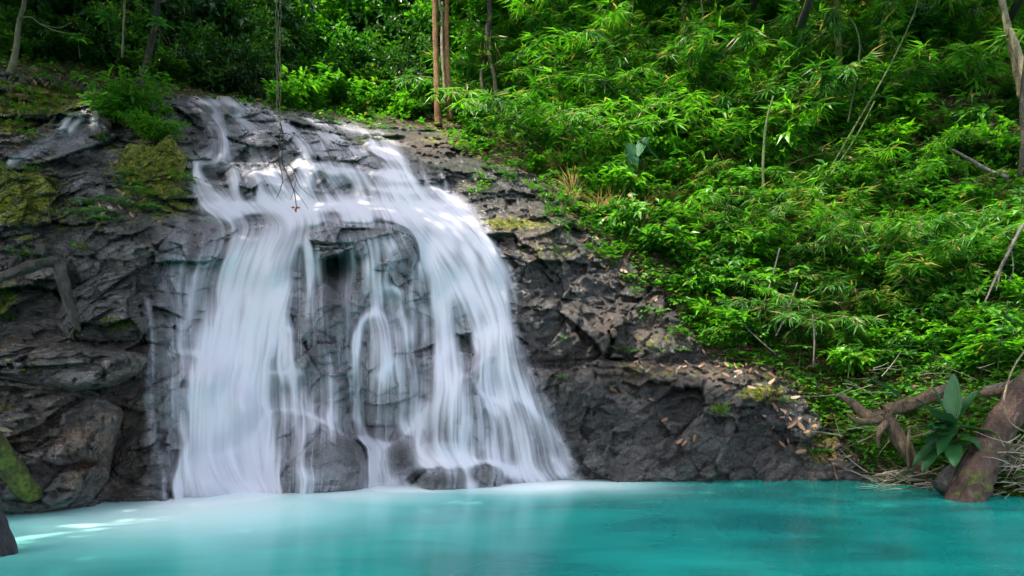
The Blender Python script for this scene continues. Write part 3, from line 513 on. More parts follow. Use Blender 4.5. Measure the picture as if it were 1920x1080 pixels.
def water_grid(u0, u1, v0, v1, st, bodies):
    a = np.arange(u0, u1, st); b = np.arange(v0, v1, st); U, V = np.meshgrid(a, b, indexing='ij'); n1, n2 = U.shape
    u = U.ravel(); v = V.ravel(); keep = np.ones(len(u)); best = np.zeros(len(u)); own = np.full(len(u), -1); thick = np.zeros(len(u)); dirx = np.zeros(len(u)); diry = dirx.copy(); cw = dirx.copy(); cc = dirx.copy()
    wu = u+1.8*fbm2(u/22, v/50, 3)+.8*fbm2(u/7+9, v/26, 2); wv_ = v
    for si, (pts, fx, con, soft, body) in enumerate(ST):
        if body not in bodies: continue
        C = catmull(pts, 9.); hw = C[:, 2].max()*1.45+6
        m = np.where((u > C[:, 0].min()-hw) & (u < C[:, 0].max()+hw) & (v > C[:, 1].min()-hw) & (v < C[:, 1].max()+hw))[0]
        if not len(m): continue
        x = wu[m]; y = wv_[m]; bd = np.full(len(m), 1e9); bx = np.zeros(len(m)); bs = np.zeros(len(m)); bw = np.ones(len(m)); bo = np.zeros(len(m)); bdx = np.zeros(len(m)); bdy = bdx.copy(); acc = 0.
        for k in range(len(C)-1):
            p, q = C[k, :2], C[k+1, :2]; d = q-p; L = math.hypot(*d)
            if L < 1e-6: continue
            d = d/L; tx = (x-p[0])*d[0]+(y-p[1])*d[1]; cx = -(x-p[0])*d[1]+(y-p[1])*d[0]; tc = np.clip(tx, 0, L)
            dd = np.hypot(cx, tx-tc); f = tc/L; w_ = C[k, 2]*(1-f)+C[k+1, 2]*f; nd = dd/w_; g = nd < bd
            bd[g] = nd[g]; bx[g] = (cx/w_)[g]; bs[g] = (acc+tc)[g]; bw[g] = w_[g]; bdx[g] = d[0]; bdy[g] = d[1]; bo[g] = (C[k, 3]*(1-f)+C[k+1, 3]*f)[g]; acc += L
        xs = bx*C[:, 2].mean(); s1 = fbm2(xs/(fx*2.2)+si*13.7, bs/150+si*3.1, 3); s3 = fbm2(xs/(fx*6)+si, bs/60+7, 2)
        e = 1-sstep(1-soft, 1.12+.45*soft, bd+.3*s1+.2*s3)
        c = np.clip(bo*(.8 if C[:, 2].max() < 7 else 1.)*FADE.get(body, 1.)*e*(1+.5*con*s1+(.08 if body == 3 else .3)*s3), 0, .985)
        keep[m] *= 1-c; g = c > best[m]; best[m[g]] = c[g]; own[m[g]] = 0 if body == 1 else body; thick[m] = np.maximum(thick[m], c*np.minimum(bw, 50)/50)
        dirx[m] += c*bdx; diry[m] += c*bdy; cw[m] += c; cc[m] += c*min(1.3, con*(1.45 if body in (0, 8) else 1.25 if body == 3 else 1.))
    G = lambda a: a.reshape(n1, n2)
    env = blur(G(1-keep), 1); D = frontD(u, v).reshape(n1, n2); D6 = blur(D, 4); D12 = blur(D, 12)
    # flow direction: drawn streams, bent by the relief of the rock below
    w0 = blur(G(cw), 3)+.05; fx_ = blur(G(dirx), 3)/w0; fy_ = blur(G(diry), 3)/w0+.15; px = D6.mean()/F*st
    Du = np.gradient(D6, axis=0)/px; Dv = -np.gradient(D6, axis=1)/px
    fx_ = fx_+np.clip(Du*np.clip(Dv, -.2, 2)/(1+Du*Du+Dv*Dv), -.25, .25)*.4; L = np.hypot(fx_, fy_)+1e-6; fx_ /= L; fy_ /= L
    def lic(N, steps):
        acc = N.copy(); 
        for sg in (-1, 1):
            x, y = np.meshgrid(np.arange(n1, dtype=float), np.arange(n2, dtype=float), indexing='ij')
            for k in range(steps):
                i = np.clip(np.rint(x), 0, n1-1).astype(int); j = np.clip(np.rint(y), 0, n2-1).astype(int)
                x = np.clip(x+sg*fx_[i, j], 0, n1-1.01); y = np.clip(y+sg*fy_[i, j], 0, n2-1.01); acc = acc+bil(N, x, y, 0., 0., 1.)*(1-k/steps)
        return (acc-acc.mean())/acc.std()
    r0 = NR.normal(size=(n1, n2)); r1 = lic(r0, 34); r2 = lic(blur(NR.normal(size=(n1, n2)), 1), 46); r3 = lic(blur(NR.normal(size=(n1, n2)), 4), 30)
    def smear(N, steps):
        acc = N.copy(); ws = 1.
        for sg in (-1, 1):
            x, y = np.meshgrid(np.arange(n1, dtype=float), np.arange(n2, dtype=float), indexing='ij')
            for k in range(steps):
                i = np.clip(np.rint(x), 0, n1-1).astype(int); j = np.clip(np.rint(y), 0, n2-1).astype(int)
                x = np.clip(x+sg*fx_[i, j], 0, n1-1.01); y = np.clip(y+sg*fy_[i, j], 0, n2-1.01); w_ = math.exp(-2.5*(k/steps)**2); acc = acc+w_*bil(N, x, y, 0., 0., 1.); ws += w_
        return acc/ws
    con_ = blur(G(cc), 2)/w0; rel = smear(np.clip((D6-D)/.10, -1, 1.6), 16); rel2 = smear(np.clip((D12-D6)/.22, -1, 1.5), 14)
    lip = -np.gradient(np.gradient(blur(D, 2), axis=1), axis=1); lip = np.clip(lip/(lip.std()*2+1e-6), -.5, 1.4)*blur(sstep(0, 1, (395-G(v))/10.), 1)
    sn = .42*r1+.5*r2+.34*r3; dry = blob(u, v, DRYW); dry = G(dry)
    m_ = env*(1+con_*(.40*sn-.30*rel-.34*rel2)+.22*lip*env)*(1-dry)
    m_ = np.maximum(m_, env*(1-1.1*con_)*(1-dry)); m_ = np.maximum(m_, .34*env*(1-dry)*(1+.3*r2)); m_ = np.where(env < .8, m_*(.7+.3*sstep(-1.1, 1.0, sn)), m_); den2 = np.clip(m_, 0, .985)*sstep(.0, .10, env); den2 = .68*den2+.32*blur(den2, 3); den = den2.ravel(); dn = blur(den2, 2)
    Ds = smear(D6, 10); k = np.clip(dn*1.3, 0, 1); Db = Ds+(D12-Ds)*sstep(.45, .85, blur(env, 3))*.6; wob = .030*blur(np.clip(sn, -1.5, 1.5)*env, 1)
    tk = .14*blur(thick.reshape(n1, n2), 4); Dw = D*(1-k)+Db*k-.02-.10*dn-tk-wob
    Em = D.copy()
    for s_ in range(1, 6): Em = np.minimum(Em, np.minimum(np.roll(D, s_, 0), np.roll(D, -s_, 0)))
    E2 = Em.copy()
    for s_ in range(1, 7): E2 = np.minimum(E2, np.minimum(np.roll(Em, s_, 1), np.roll(Em, -s_, 1)))
    E2 = blur(smear(blur(E2, 4), 14), 3)-.03-wob-tk*.8; kk = sstep(.35, .75, blur(den2, 3)); Dw = np.minimum(Dw*(1-kk)+E2*kk, D-.006)
    P = WP(u, v, Dw.ravel()); idx = np.arange(n1*n2).reshape(n1, n2)
    q = np.stack([idx[:-1, :-1], idx[:-1, 1:], idx[1:, 1:], idx[1:, :-1]], -1).reshape(-1, 4)
    fo = own[q].max(1); fd = den[q].max(1); fz = P[q][:, :, 2].max(1)
    for bi in bodies:
        m = (fo == bi) & (fd > .015) & (fz > -.05)
        if not m.any(): continue
        v_, f_, a_ = sub(P, q, m, {'den': den})
        tag(mk(BODY[bi][0], v_, f_, M_WATER, a_), BODY[bi][1], 'waterfall', 'streams of the waterfall')
def water_mat():
    q = NT('silky_water'); d = q.attr('den')
    b = q.n('ShaderNodeBsdfDiffuse', i_Color=(.77, .745, .81, 1)); t = q.n('ShaderNodeBsdfTranslucent', i_Color=(.77, .745, .81, 1))
    m1 = q.n('ShaderNodeMixShader', i_0=.1); q.l(b.outputs[0], m1.inputs[1]); q.l(t.outputs[0], m1.inputs[2])
    tr = q.n('ShaderNodeBsdfTransparent'); m = q.n('ShaderNodeMixShader')
    q.l(q.math('POWER', d, 1.0, clamp=True), m.inputs[0]); q.l(tr.outputs[0], m.inputs[1]); q.l(m1.outputs[0], m.inputs[2])
    q.l(m.outputs[0], q.out.inputs[0]); return q.m
M_WATER = water_mat()
water_grid(262, 1150, 180, 946, 2.0, [0, 1, 2, 3, 4, 5, 6, 7, 8, 9, 10])
water_grid(0, 215, 180, 320, 2.0, [11, 12]); water_grid(780, 852, 312, 388, 1.6, [13])
# ---------------------------------------------------------------- pool
def pool():
    x = np.r_[np.arange(-40, -13, 2.), np.arange(-13, 14, .11), np.arange(14, 41, 2.)]; y = np.r_[np.arange(-12, 6, 1.), np.arange(6, 17.5, .07)]
    X, Y = np.meshgrid(x, y, indexing='ij'); X = X.ravel(); Y = Y.ravel()
    Yc = np.maximum(Y, .5); u = 960+F*X/Yc; vv = V0+F*CH/Yc
    # white aeration spreading from where the water lands
    foam = np.zeros(len(X))
    for (ax, ay, rx, ry, s) in [(-5.5, 12.9, 1.6, 2.2, 1.), (-5.0, 11.6, 2.6, 3.0, .62), (-3.2, 13.2, 2.2, 1.8, .6), (-2.2, 14.2, 1.3, 1.3, .95), (.2, 14.9, 1.7, 1.9, 1.), (1.6, 14.9, 1.7, 1.8, .6), (-7.3, 11.9, 1.5, 1.6, .5)]:
        foam = np.maximum(foam, s*np.exp(-(((X-ax)/rx)**2+((Y-ay)/ry)**2)))
    foam = np.minimum(1, 1.45*foam)
    milky = np.exp(-(((X+4.4)/4.8)**2+((Y-12.6)/5.2)**2))
    idx = np.arange(len(x)*len(y)).reshape(len(x), len(y)); q4 = np.stack([idx[:-1, :-1], idx[1:, :-1], idx[1:, 1:], idx[:-1, 1:]], -1).reshape(-1, 4)
    q = NT('turquoise_water'); p = q.pos()
    fo = q.math('MULTIPLY', q.attr('foam'), q.ramp(q.noise(q.scaled(p, (1, .5, 1)), .8, 3), [(.2, .85), (.7, 1.)]))
    mk_ = q.attr('milky')
    c = q.mix(q.ramp(q.noise(q.scaled(p, (.6, 1.1, 1)), .7, 3, .5, .5), [(.35, 0.), (.68, 1.)]), (.004, .34, .30), (.015, .72, .60))  # silt cloud noise; its bright aqua also stands in for sunlit patches
    c = q.mix(mk_, c, (.12, .78, .70)); c = q.mix(fo, c, (.90, .97, .96))
    dif = q.n('ShaderNodeBsdfDiffuse'); q.l(c, dif.inputs[0])
    tr = q.n('ShaderNodeBsdfTransparent', i_Color=(.22, .86, .82, 1))
    dens = q.math('ADD', q.math('MULTIPLY_ADD', mk_, .45, .5), q.math('MULTIPLY', fo, .6), clamp=True)
    m = q.n('ShaderNodeMixShader'); q.l(dens, m.inputs[0]); q.l(tr.outputs[0], m.inputs[1]); q.l(dif.outputs[0], m.inputs[2])
    gl = q.n('ShaderNodeBsdfGlossy', i_Roughness=.15); bn = q.bump(q.noise(q.scaled(p, (.8, 1.6, 1)), 2.2, 3), .03, .35); q.l(bn, gl.inputs['Normal'])
    fr = q.n('ShaderNodeFresnel', i_IOR=1.27); fm = q.math('MULTIPLY', fr.outputs[0], q.math('MULTIPLY_ADD', fo, -.9, .9, clamp=True))
    m2 = q.n('ShaderNodeMixShader'); q.l(fm, m2.inputs[0]); q.l(m.outputs[0], m2.inputs[1]); q.l(gl.outputs[0], m2.inputs[2]); q.l(m2.outputs[0], q.out.inputs[0])
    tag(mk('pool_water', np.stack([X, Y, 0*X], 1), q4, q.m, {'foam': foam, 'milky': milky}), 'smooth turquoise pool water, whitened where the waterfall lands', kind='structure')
    # bed: pale silt with sunken dark rocks
    x = np.arange(-16, 16.1, .12); y = np.arange(4, 18, .12); X, Y = np.meshgrid(x, y, indexing='ij'); X = X.ravel(); Y = Y.ravel()
    P = np.stack([X, Y, 0*X], 1); v1, e1 = cells(P/1.6)
    rk = sstep(.28, .55, fbm(P/2.6+2, 3)+.55*np.exp(-(((X-2.6)/2.6)**2+((Y-9.3)/.8)**2))+.5*np.exp(-(((X-6.5)/3.)**2+((Y-13.2)/1.4)**2))+.6*np.exp(-(((X+6.5)/1.6)**2+((Y-7.8)/.9)**2)))
    Z = -1.5+.15*fbm(P/1.5, 4)+rk*(.7+.3*v1)
    Z = np.minimum(Z, -.12); idx = np.arange(len(x)*len(y)).reshape(len(x), len(y)); q4 = np.stack([idx[:-1, :-1], idx[1:, :-1], idx[1:, 1:], idx[:-1, 1:]], -1).reshape(-1, 4)
    q = NT('pool_bed'); n = q.noise(q.pos(), 2.2, 6, .6)
    c = q.mix(q.attr('rk'), q.ramp(n, [(.35, (.25, .27, .22)), (.7, (.5, .5, .42))]), q.ramp(n, [(.35, (.01, .013, .012)), (.7, (.06, .065, .055))]))
    b = q.n('ShaderNodeBsdfPrincipled', i_Roughness=.9); q.l(c, b.inputs['Base Color']); q.l(b.outputs[0], q.out.inputs[0])
    tag(mk('pool_bed', np.stack([X, Y, Z], 1), q4, q.m, {'rk': rk}), 'pale silty pool bed with dark sunken rocks', kind='structure')
pool()
# ---------------------------------------------------------------- plants
def nrm(a): return a/np.maximum(np.linalg.norm(a, axis=-1, keepdims=True), 1e-9)
def leaf_mesh(P, A, N, L, W, T, droop=.15, wide=.42):
    """n folded leaves: base P, axis A, upper side N, length L, width W, tint T"""
    n = len(P); A = nrm(A); Sd = nrm(np.cross(A, N)); N = np.cross(Sd, A); L = (L*np.ones(n))[:, None]; W = (W*np.ones(n))[:, None]
    l = P+A*L*wide+Sd*W*.5+N*W*.12; r = P+A*L*wide-Sd*W*.5+N*W*.12; m = P+A*L*(wide+.06)-N*L*droop*.15; t = P+A*L-N*L*droop
    V = np.stack([P, l, m, r, t], 1).reshape(-1, 3); b = np.arange(n)[:, None]*5
    Fc = np.concatenate([b+np.array([k]) for k in ([0, 2, 1], [0, 3, 2], [1, 2, 4], [2, 3, 4])])
    return V, Fc, np.repeat(T, 5)
def tube(P, r, ns=5, rough=0., sd=0, flare=None, closed=True):
    """round stem through the points P with radii r"""
    P = np.asarray(P, float); r = np.asarray(r, float)*np.ones(len(P)); T = np.gradient(P, axis=0); T = nrm(T)
    up = np.array([.13, .21, .97]) if abs(T[0][2]) < .9 else np.array([.97, .13, .2]); N = nrm(np.cross(T, up)); B = np.cross(T, N)
    a = np.linspace(0, 2*math.pi, ns, endpoint=False); rr = r[:, None]*np.ones(ns)
    if rough:
        q = np.stack([np.cos(a)[None]*2.2+0*r[:, None]+sd, np.sin(a)[None]*2.2+0*r[:, None], (np.arange(len(P))*.35)[:, None]+0*a[None]], -1).reshape(-1, 3)
        rr = rr*(1+rough*fbm(q, 3).reshape(len(P), ns))
    V = P[:, None]+rr[..., None]*(np.cos(a)[None, :, None]*N[:, None]+np.sin(a)[None, :, None]*B[:, None])
    V = V.reshape(-1, 3); i = np.arange(len(P)-1)[:, None]*ns+np.arange(ns)[None]; j = np.arange(len(P)-1)[:, None]*ns+(np.arange(ns)[None]+1) % ns
    Q = np.stack([i, j, j+ns, i+ns], -1).reshape(-1, 4)
    caps = []
    if closed:
        n0 = len(V); V = np.r_[V, P[:1], P[-1:]]; k = np.arange(ns); k2 = (k+1) % ns; o = (len(P)-1)*ns
        caps = np.r_[np.stack([k2, k, 0*k+n0], 1), np.stack([k+o, k2+o, 0*k+n0+1], 1)]
    return V, Q, caps
class PB:
    """collects stems (tint -1) and leaves into one mesh"""
    def __init__(s): s.V = []; s.F = {3: [], 4: []}; s.T = []; s.n = 0
    def add(s, V, fs, T):
        for f in fs:
            if len(f): s.F[f.shape[1]].append(np.asarray(f)+s.n)
        s.V.append(V); s.T.append(T*np.ones(len(V))); s.n += len(V)
    def stem(s, P, r, ns=4, t=-1., **k):
        V, Q, c = tube(P, r, ns, **k); s.add(V, [Q, np.asarray(c)] if len(c) else [Q], t)
    def leaves(s, P, A, N, L, W, T, **k):
        V, f, t = leaf_mesh(np.asarray(P, float), np.asarray(A, float), np.asarray(N, float), L, W, np.asarray(T, float)*np.ones(len(P)), **k); s.add(V, [f], t)
    def mesh(s, name, mat, smooth=False):
        o = mk(name, np.concatenate(s.V), [np.concatenate(v) for v in s.F.values() if v], mat, {'tint': np.concatenate(s.T)}, smooth)
        me = o.data; bpy.data.objects.remove(o); return me
def leaf_mat(name, cols, dead=(.30, .20, .09), stem=(.07, .05, .02), gloss=.42, trans=.4):
    q = NT(name); t = q.attr('tint'); oi = q.n('ShaderNodeObjectInfo').outputs['Random']
    tt = q.math('ADD', q.math('MULTIPLY', t, .85), q.math('MULTIPLY_ADD', oi, .36, -.16), clamp=True)
    c = q.ramp(tt, [(.05, cols[0]), (.45, cols[1]), (.85, cols[2])])
    c = q.mix(q.ramp(t, [(.955, 0.), (.965, 1.)]), c, dead)
    c = q.mix(q.math('LESS_THAN', t, -.5), c, stem); c = q.mix(q.math('LESS_THAN', t, -1.5), c, dead)
    b = q.n('ShaderNodeBsdfPrincipled', i_Roughness=gloss); b.inputs['Specular IOR Level'].default_value = .4; q.l(c, b.inputs['Base Color'])
    tr = q.n('ShaderNodeBsdfTranslucent'); hs = q.n('ShaderNodeMix', data_type='RGBA', blend_type='MULTIPLY'); hs.inputs[0].default_value = 1.
    q.l(c, hs.inputs[6]); hs.inputs[7].default_value = (1.7, 1.9, .7, 1); q.l(hs.outputs[2], tr.inputs[0])
    m = q.n('ShaderNodeMixShader'); q.l(q.math('MULTIPLY', q.math('GREATER_THAN', t, -.5), trans), m.inputs[0])
    q.l(b.outputs[0], m.inputs[1]); q.l(tr.outputs[0], m.inputs[2]); q.l(m.outputs[0], q.out.inputs[0]); return q.m
M_BAM = leaf_mat('bamboo_leaf', [(.016, .075, .010), (.055, .20, .014), (.16, .40, .02)], (.33, .23, .11), (.12, .13, .03))
M_SHR = leaf_mat('shrub_leaf', [(.012, .06, .010), (.045, .18, .014), (.14, .38, .02)], (.28, .15, .05), gloss=.35)
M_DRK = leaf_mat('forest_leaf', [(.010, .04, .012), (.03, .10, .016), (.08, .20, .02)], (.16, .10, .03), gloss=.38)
M_FRN = leaf_mat('fern_leaf', [(.02, .08, .01), (.05, .18, .012), (.11, .30, .02)], (.25, .14, .05), gloss=.5)
M_GRS = leaf_mat('grass_blade', [(.03, .08, .012), (.08, .17, .02), (.16, .26, .04)], (.42, .30, .15), (.36, .26, .14), gloss=.5)
def bark_mat(name, c1, c2, c3, moss=0., sc=1., rough=.75, vs=3.):
    q = NT(name); p = q.objc(); st = q.scaled(p, (vs, vs, .8)); n = q.noise(st, 4*sc, 7, .7, .5); n2 = q.noise(p, 2.3*sc, 5, .6)
    c = q.ramp(q.math('MULTIPLY_ADD', n2, .4, q.math('MULTIPLY', n, .6)), [(.36, c1), (.5, c2), (.64, c3)])
    if moss:
        c = q.mix(q.ramp(q.noise(p, 3*sc, 6, .7), [(.62-.3*moss, 0.), (.70-.3*moss, 1.)]), c, q.ramp(q.noise(p, 14, 4), [(.35, (.03, .06, .008)), (.65, (.17, .20, .015))]))
    b = q.n('ShaderNodeBsdfPrincipled', i_Roughness=rough); q.l(c, b.inputs['Base Color']); q.l(q.bump(q.math('ADD', n, q.math('MULTIPLY', q.noise(p, 26*sc, 5, .75), .4)), .11, 1.), b.inputs['Normal'])
    q.l(b.outputs[0], q.out.inputs[0]); return q.m
B_DARK = bark_mat('dark_bark', (.012, .01, .008), (.04, .03, .02), (.09, .07, .05), .3)
B_ORANGE = bark_mat('orange_bark', (.09, .04, .012), (.22, .10, .03), (.36, .2, .08), .15, vs=1.5)
B_PALE = bark_mat('pale_bark', (.12, .09, .05), (.27, .21, .13), (.42, .34, .23), .12, vs=1.5)
B_GREY = bark_mat('grey_wood', (.05, .04, .035), (.15, .125, .11), (.30, .26, .23), 0.)
B_RED = bark_mat('reddish_bark', (.025, .014, .010), (.085, .045, .03), (.19, .12, .085), .22, 1.3, vs=2.2)
B_MOSS = bark_mat('mossy_wood', (.02, .016, .01), (.08, .07, .02), (.13, .12, .04), .62)
B_ROOT = bark_mat('root_wood', (.04, .025, .014), (.14, .09, .05), (.26, .18, .11), .04, .8)
UP = np.array([0, 0, 1.])
def rv(n, s=1.): return NR.normal(size=(n, 3))*s
def arc(p0, d, L, bend, n=8):
    P = [np.array(p0, float)]; d = np.array(d, float); d /= np.linalg.norm(d)
    for k in range(n-1):
        P.append(P[-1]+d*L/(n-1)); d = d+np.array(bend)/(n-1); d /= np.linalg.norm(d)
    return np.array(P)
def fan(b, p, d, n, L, W, dead=.03, T=None, spread=.9):
    d = nrm(np.array(d, float)); side = nrm(np.cross(d, UP)+1e-6); a = np.linspace(-spread, spread, n)+NR.normal(size=n)*.15
    A = d*np.cos(a)[:, None]+side*np.sin(a)[:, None]+rv(n, .22)-UP*R.uniform(-.15, .3)
    t = (NR.uniform(.1, .9, n) if T is None else np.clip(T+NR.normal(size=n)*.12, 0, .9)); t = np.where(NR.uniform(size=n) < dead, 1., t)
    b.leaves(np.repeat([p], n, 0)+rv(n, .01), A, np.repeat([UP], n, 0)+rv(n, .35), L*NR.uniform(.7, 1.2, n), W*NR.uniform(.8, 1.2, n), t, droop=.22, wide=.34)
def g_bamboo(L=3., dead=.04, nc=3):
    b = PB()
    for c in range(nc):
        a = R.uniform(0, 6.28); l = L*R.uniform(.65, 1.1); C = arc((R.uniform(-.3, .3), R.uniform(-.3, .3), 0), (math.cos(a)*.35, math.sin(a)*.35, 1), l, (math.cos(a)*1.3, math.sin(a)*1.3, -1.1), 12)
        b.stem(C, np.linspace(.018, .006, 12)*L/3, 4); base = R.uniform(.2, .7)
        for k in range(2, 12):
            for j in range(R.choice([2, 2, 3])):
                a2 = R.uniform(0, 6.28); d = nrm(np.array([math.cos(a2), math.sin(a2), R.uniform(-.1, .7)])); l2 = R.uniform(.2, .55)*(1.1-k/16); Q = arc(C[k], d, l2, (0, 0, -.5), 4)
                b.stem(Q, .007, 3, closed=False)
                fan(b, Q[-1], Q[-1]-Q[-2], R.choice([5, 6, 7]), .42, .06, dead, base+R.uniform(-.15, .2))
                if R.random() < .5: fan(b, Q[2], Q[-1]-Q[-2], 3, .32, .045, dead, base)
    return b
def g_shrub(h=1., ns=10, L=.25, W=.11, dead=.02, dense=1.):
    b = PB(); base = R.uniform(.3, .6)
    for c in range(ns):
        a = R.uniform(0, 6.28); s = R.uniform(.2, 1.); C = arc((0, 0, 0), (math.cos(a)*s, math.sin(a)*s, 1), h*R.uniform(.6, 1.15), (math.cos(a)*.4, math.sin(a)*.4, -.2), 9)
        b.stem(C, np.linspace(.014, .004, 9)*h, 3, closed=False); tc = base+R.uniform(-.2, .25)
        for k in range(2, 9):
            for j in range(int(2*dense)):
                a2 = R.uniform(0, 6.28); d = np.array([math.cos(a2), math.sin(a2), .35]); Q = arc(C[k], d, R.uniform(.1, .3)*h, (0, 0, -.2), 3); b.stem(Q, .004, 3, closed=False)
                n = R.choice([3, 4, 5]); A = rv(n, .5)+d*.8; A[:, 2] = A[:, 2]*.5-.1
                t = np.clip(tc+NR.normal(size=n)*.16+.025*k, 0, .93); t = np.where(NR.uniform(size=n) < dead, 1., t)
                b.leaves(Q[NR.randint(1, 3, n)], A, UP+rv(n, .3), L*NR.uniform(.7, 1.25, n), W*NR.uniform(.8, 1.2, n), t, droop=.2)
    return b
def g_herb(n=26, L=.2, W=.09, h=.25):
    b = PB(); a = NR.uniform(0, 6.28, n); r = NR.uniform(0, .22, n); base = R.uniform(.4, .75)
    P = np.stack([np.cos(a)*r, np.sin(a)*r, NR.uniform(.03, h, n)], 1); A = np.stack([np.cos(a), np.sin(a), NR.uniform(-.2, .6, n)], 1)
    for k in range(n): b.stem(np.array([[P[k][0]*.3, P[k][1]*.3, 0], P[k]]), .004, 3, closed=False)
    b.leaves(P, A, UP+rv(n, .25), L*NR.uniform(.6, 1.2, n), W*NR.uniform(.8, 1.2, n), np.clip(base+NR.normal(size=n)*.15, 0, .93), droop=.25); return b
def g_fern(nf=10, L=.75, pw=.14):
    b = PB(); base = R.uniform(.4, .7)
    for f in range(nf):
        a = f*6.28/nf+R.uniform(-.3, .3); C = arc((0, 0, 0), (math.cos(a)*.8, math.sin(a)*.8, 1), L*R.uniform(.7, 1.1), (math.cos(a)*.9, math.sin(a)*.9, -1.5), 14); b.stem(C, .005, 3, closed=False)
        T = nrm(np.gradient(C, axis=0)); Sd = nrm(np.cross(T, UP)); k = np.arange(2, 14); w_ = pw*np.sin(np.linspace(.5, 3.0, 12))
        for s in (-1, 1):
            b.leaves(C[k], Sd[k]*s+T[k]*.35+rv(12, .05), np.cross(Sd[k], T[k])*-1+UP, w_*1.0+.02, .035, np.clip(base+NR.normal(size=12)*.08, 0, .93), droop=.15, wide=.35)
    return b
def g_grass(n=46, L=.5, dead=.3, W=.014):
    b = PB(); a = NR.uniform(0, 6.28, n); s = NR.uniform(.15, 1.1, n); P = np.stack([np.cos(a), np.sin(a), 0*a], 1)*NR.uniform(0, .12, n)[:, None]
    A = np.stack([np.cos(a)*s, np.sin(a)*s, np.ones(n)], 1); t = np.where(NR.uniform(size=n) < dead, 1., NR.uniform(.2, .9, n))
    b.leaves(P, A, -P/.12+UP*.1+rv(n, .1), L*NR.uniform(.5, 1.1, n), W, t, droop=.4, wide=.5); return b
def crown_pb(rx, ry, rz, nc, nl, L, W, spr=.5, c0=(0, 0, 0)):
    """tree crown: clumps of leaves on twigs spread over an uneven ellipsoid"""
    b = PB()
    for c in range(nc):
        d = nrm(rv(1))[0]; s = R.uniform(.55, 1.05)*(1+.25*float(noise(np.array([d*1.7+c0[0]]))[0])); C = np.array(c0)+d*np.array([rx, ry, rz])*s
        b.stem(arc(np.array(c0)+(C-c0)*.35, C-c0, np.linalg.norm(C-c0)*.65, (0, 0, .1), 5), [.03, .025, .02, .012, .006], 3, closed=False)
        tc = .45+.12*d[2]+R.uniform(-.18, .22); k = R.choice([5, 6, 7])
        for j in range(k):
            p = C+rv(1, spr*.45)[0]; n = max(3, nl//k); A = rv(n, .8)+nrm(p-np.array(c0)+1e-3)*.7; A[:, 2] -= .25
            b.leaves(p+rv(n, spr*.28), A, UP+rv(n, .45), L*NR.uniform(.6, 1.2, n), W*NR.uniform(.8, 1.2, n), np.clip(tc+NR.normal(size=n)*.14, 0, .94), droop=.2)
    return b
def at(u, v, dD=0.): return Vector(WP(u, v, float(frontD(u, v)[0])+dD).ravel())
def pxt(pts, dD=0., smooth_step=.12):
    """points (u, v, radius px, distance) or (u, v, radius px) lying on the ground -> world line and radii"""
    P = []; r = []
    for p in pts:
        D = p[3] if len(p) > 3 else float(frontD(p[0], p[1])[0])+dD
        P.append(WP(p[0], p[1], D).ravel()); r.append(p[2]*D/F)
    P = np.c_[np.array(P), r]; C = np.array(catmull3(P, smooth_step)); return C[:, :3], C[:, 3]
def catmull3(P, step):
    P = np.r_[[2*P[0]-P[1]], P, [2*P[-1]-P[-2]]]; out = []
    for k in range(1, len(P)-2):
        n = max(2, int(np.linalg.norm(P[k+1][:3]-P[k][:3])/step)); t = np.linspace(0, 1, n, endpoint=False)[:, None]; a, b, c, d = P[k-1:k+3]
        out.append(.5*((2*b)+(-a+c)*t+(2*a-5*b+4*c-d)*t*t+(-a+3*b-3*c+d)*t**3))
    return np.r_[np.concatenate(out), P[-2:-1]]
def wood(name, pts, mat, ns=12, rough=.35, parent=None, dD=0., step=.1):
    C, r = pxt(pts, dD, step); V, Q, c = tube(C, np.maximum(r, .002), ns, rough, sd=R.uniform(0, 50)); o0 = V.mean(0) if parent is None else np.array(parent.location)
    o = mk(name, V-o0, [Q, np.asarray(c)], mat, None, True, parent)
    if parent is None: o.location = o0
    return o
def empty(name, loc):
    o = bpy.data.objects.new(name, None); S.collection.objects.link(o); o.location = loc; o.empty_display_size = .2; return o
BARE = [(1800, 235, 110, 60, .9), (1290, 375, 55, 26, 1.), (1700, 420, 100, 26, .8), (1560, 700, 50, 30, .6), (1230, 500, 50, 30, .6), (1000, 305, 60, 18, .7), (1130, 330, 50, 16, .6), (1480, 450, 50, 16, .6), (1880, 330, 60, 20, .6), (1450, 640, 40, 16, .6)]
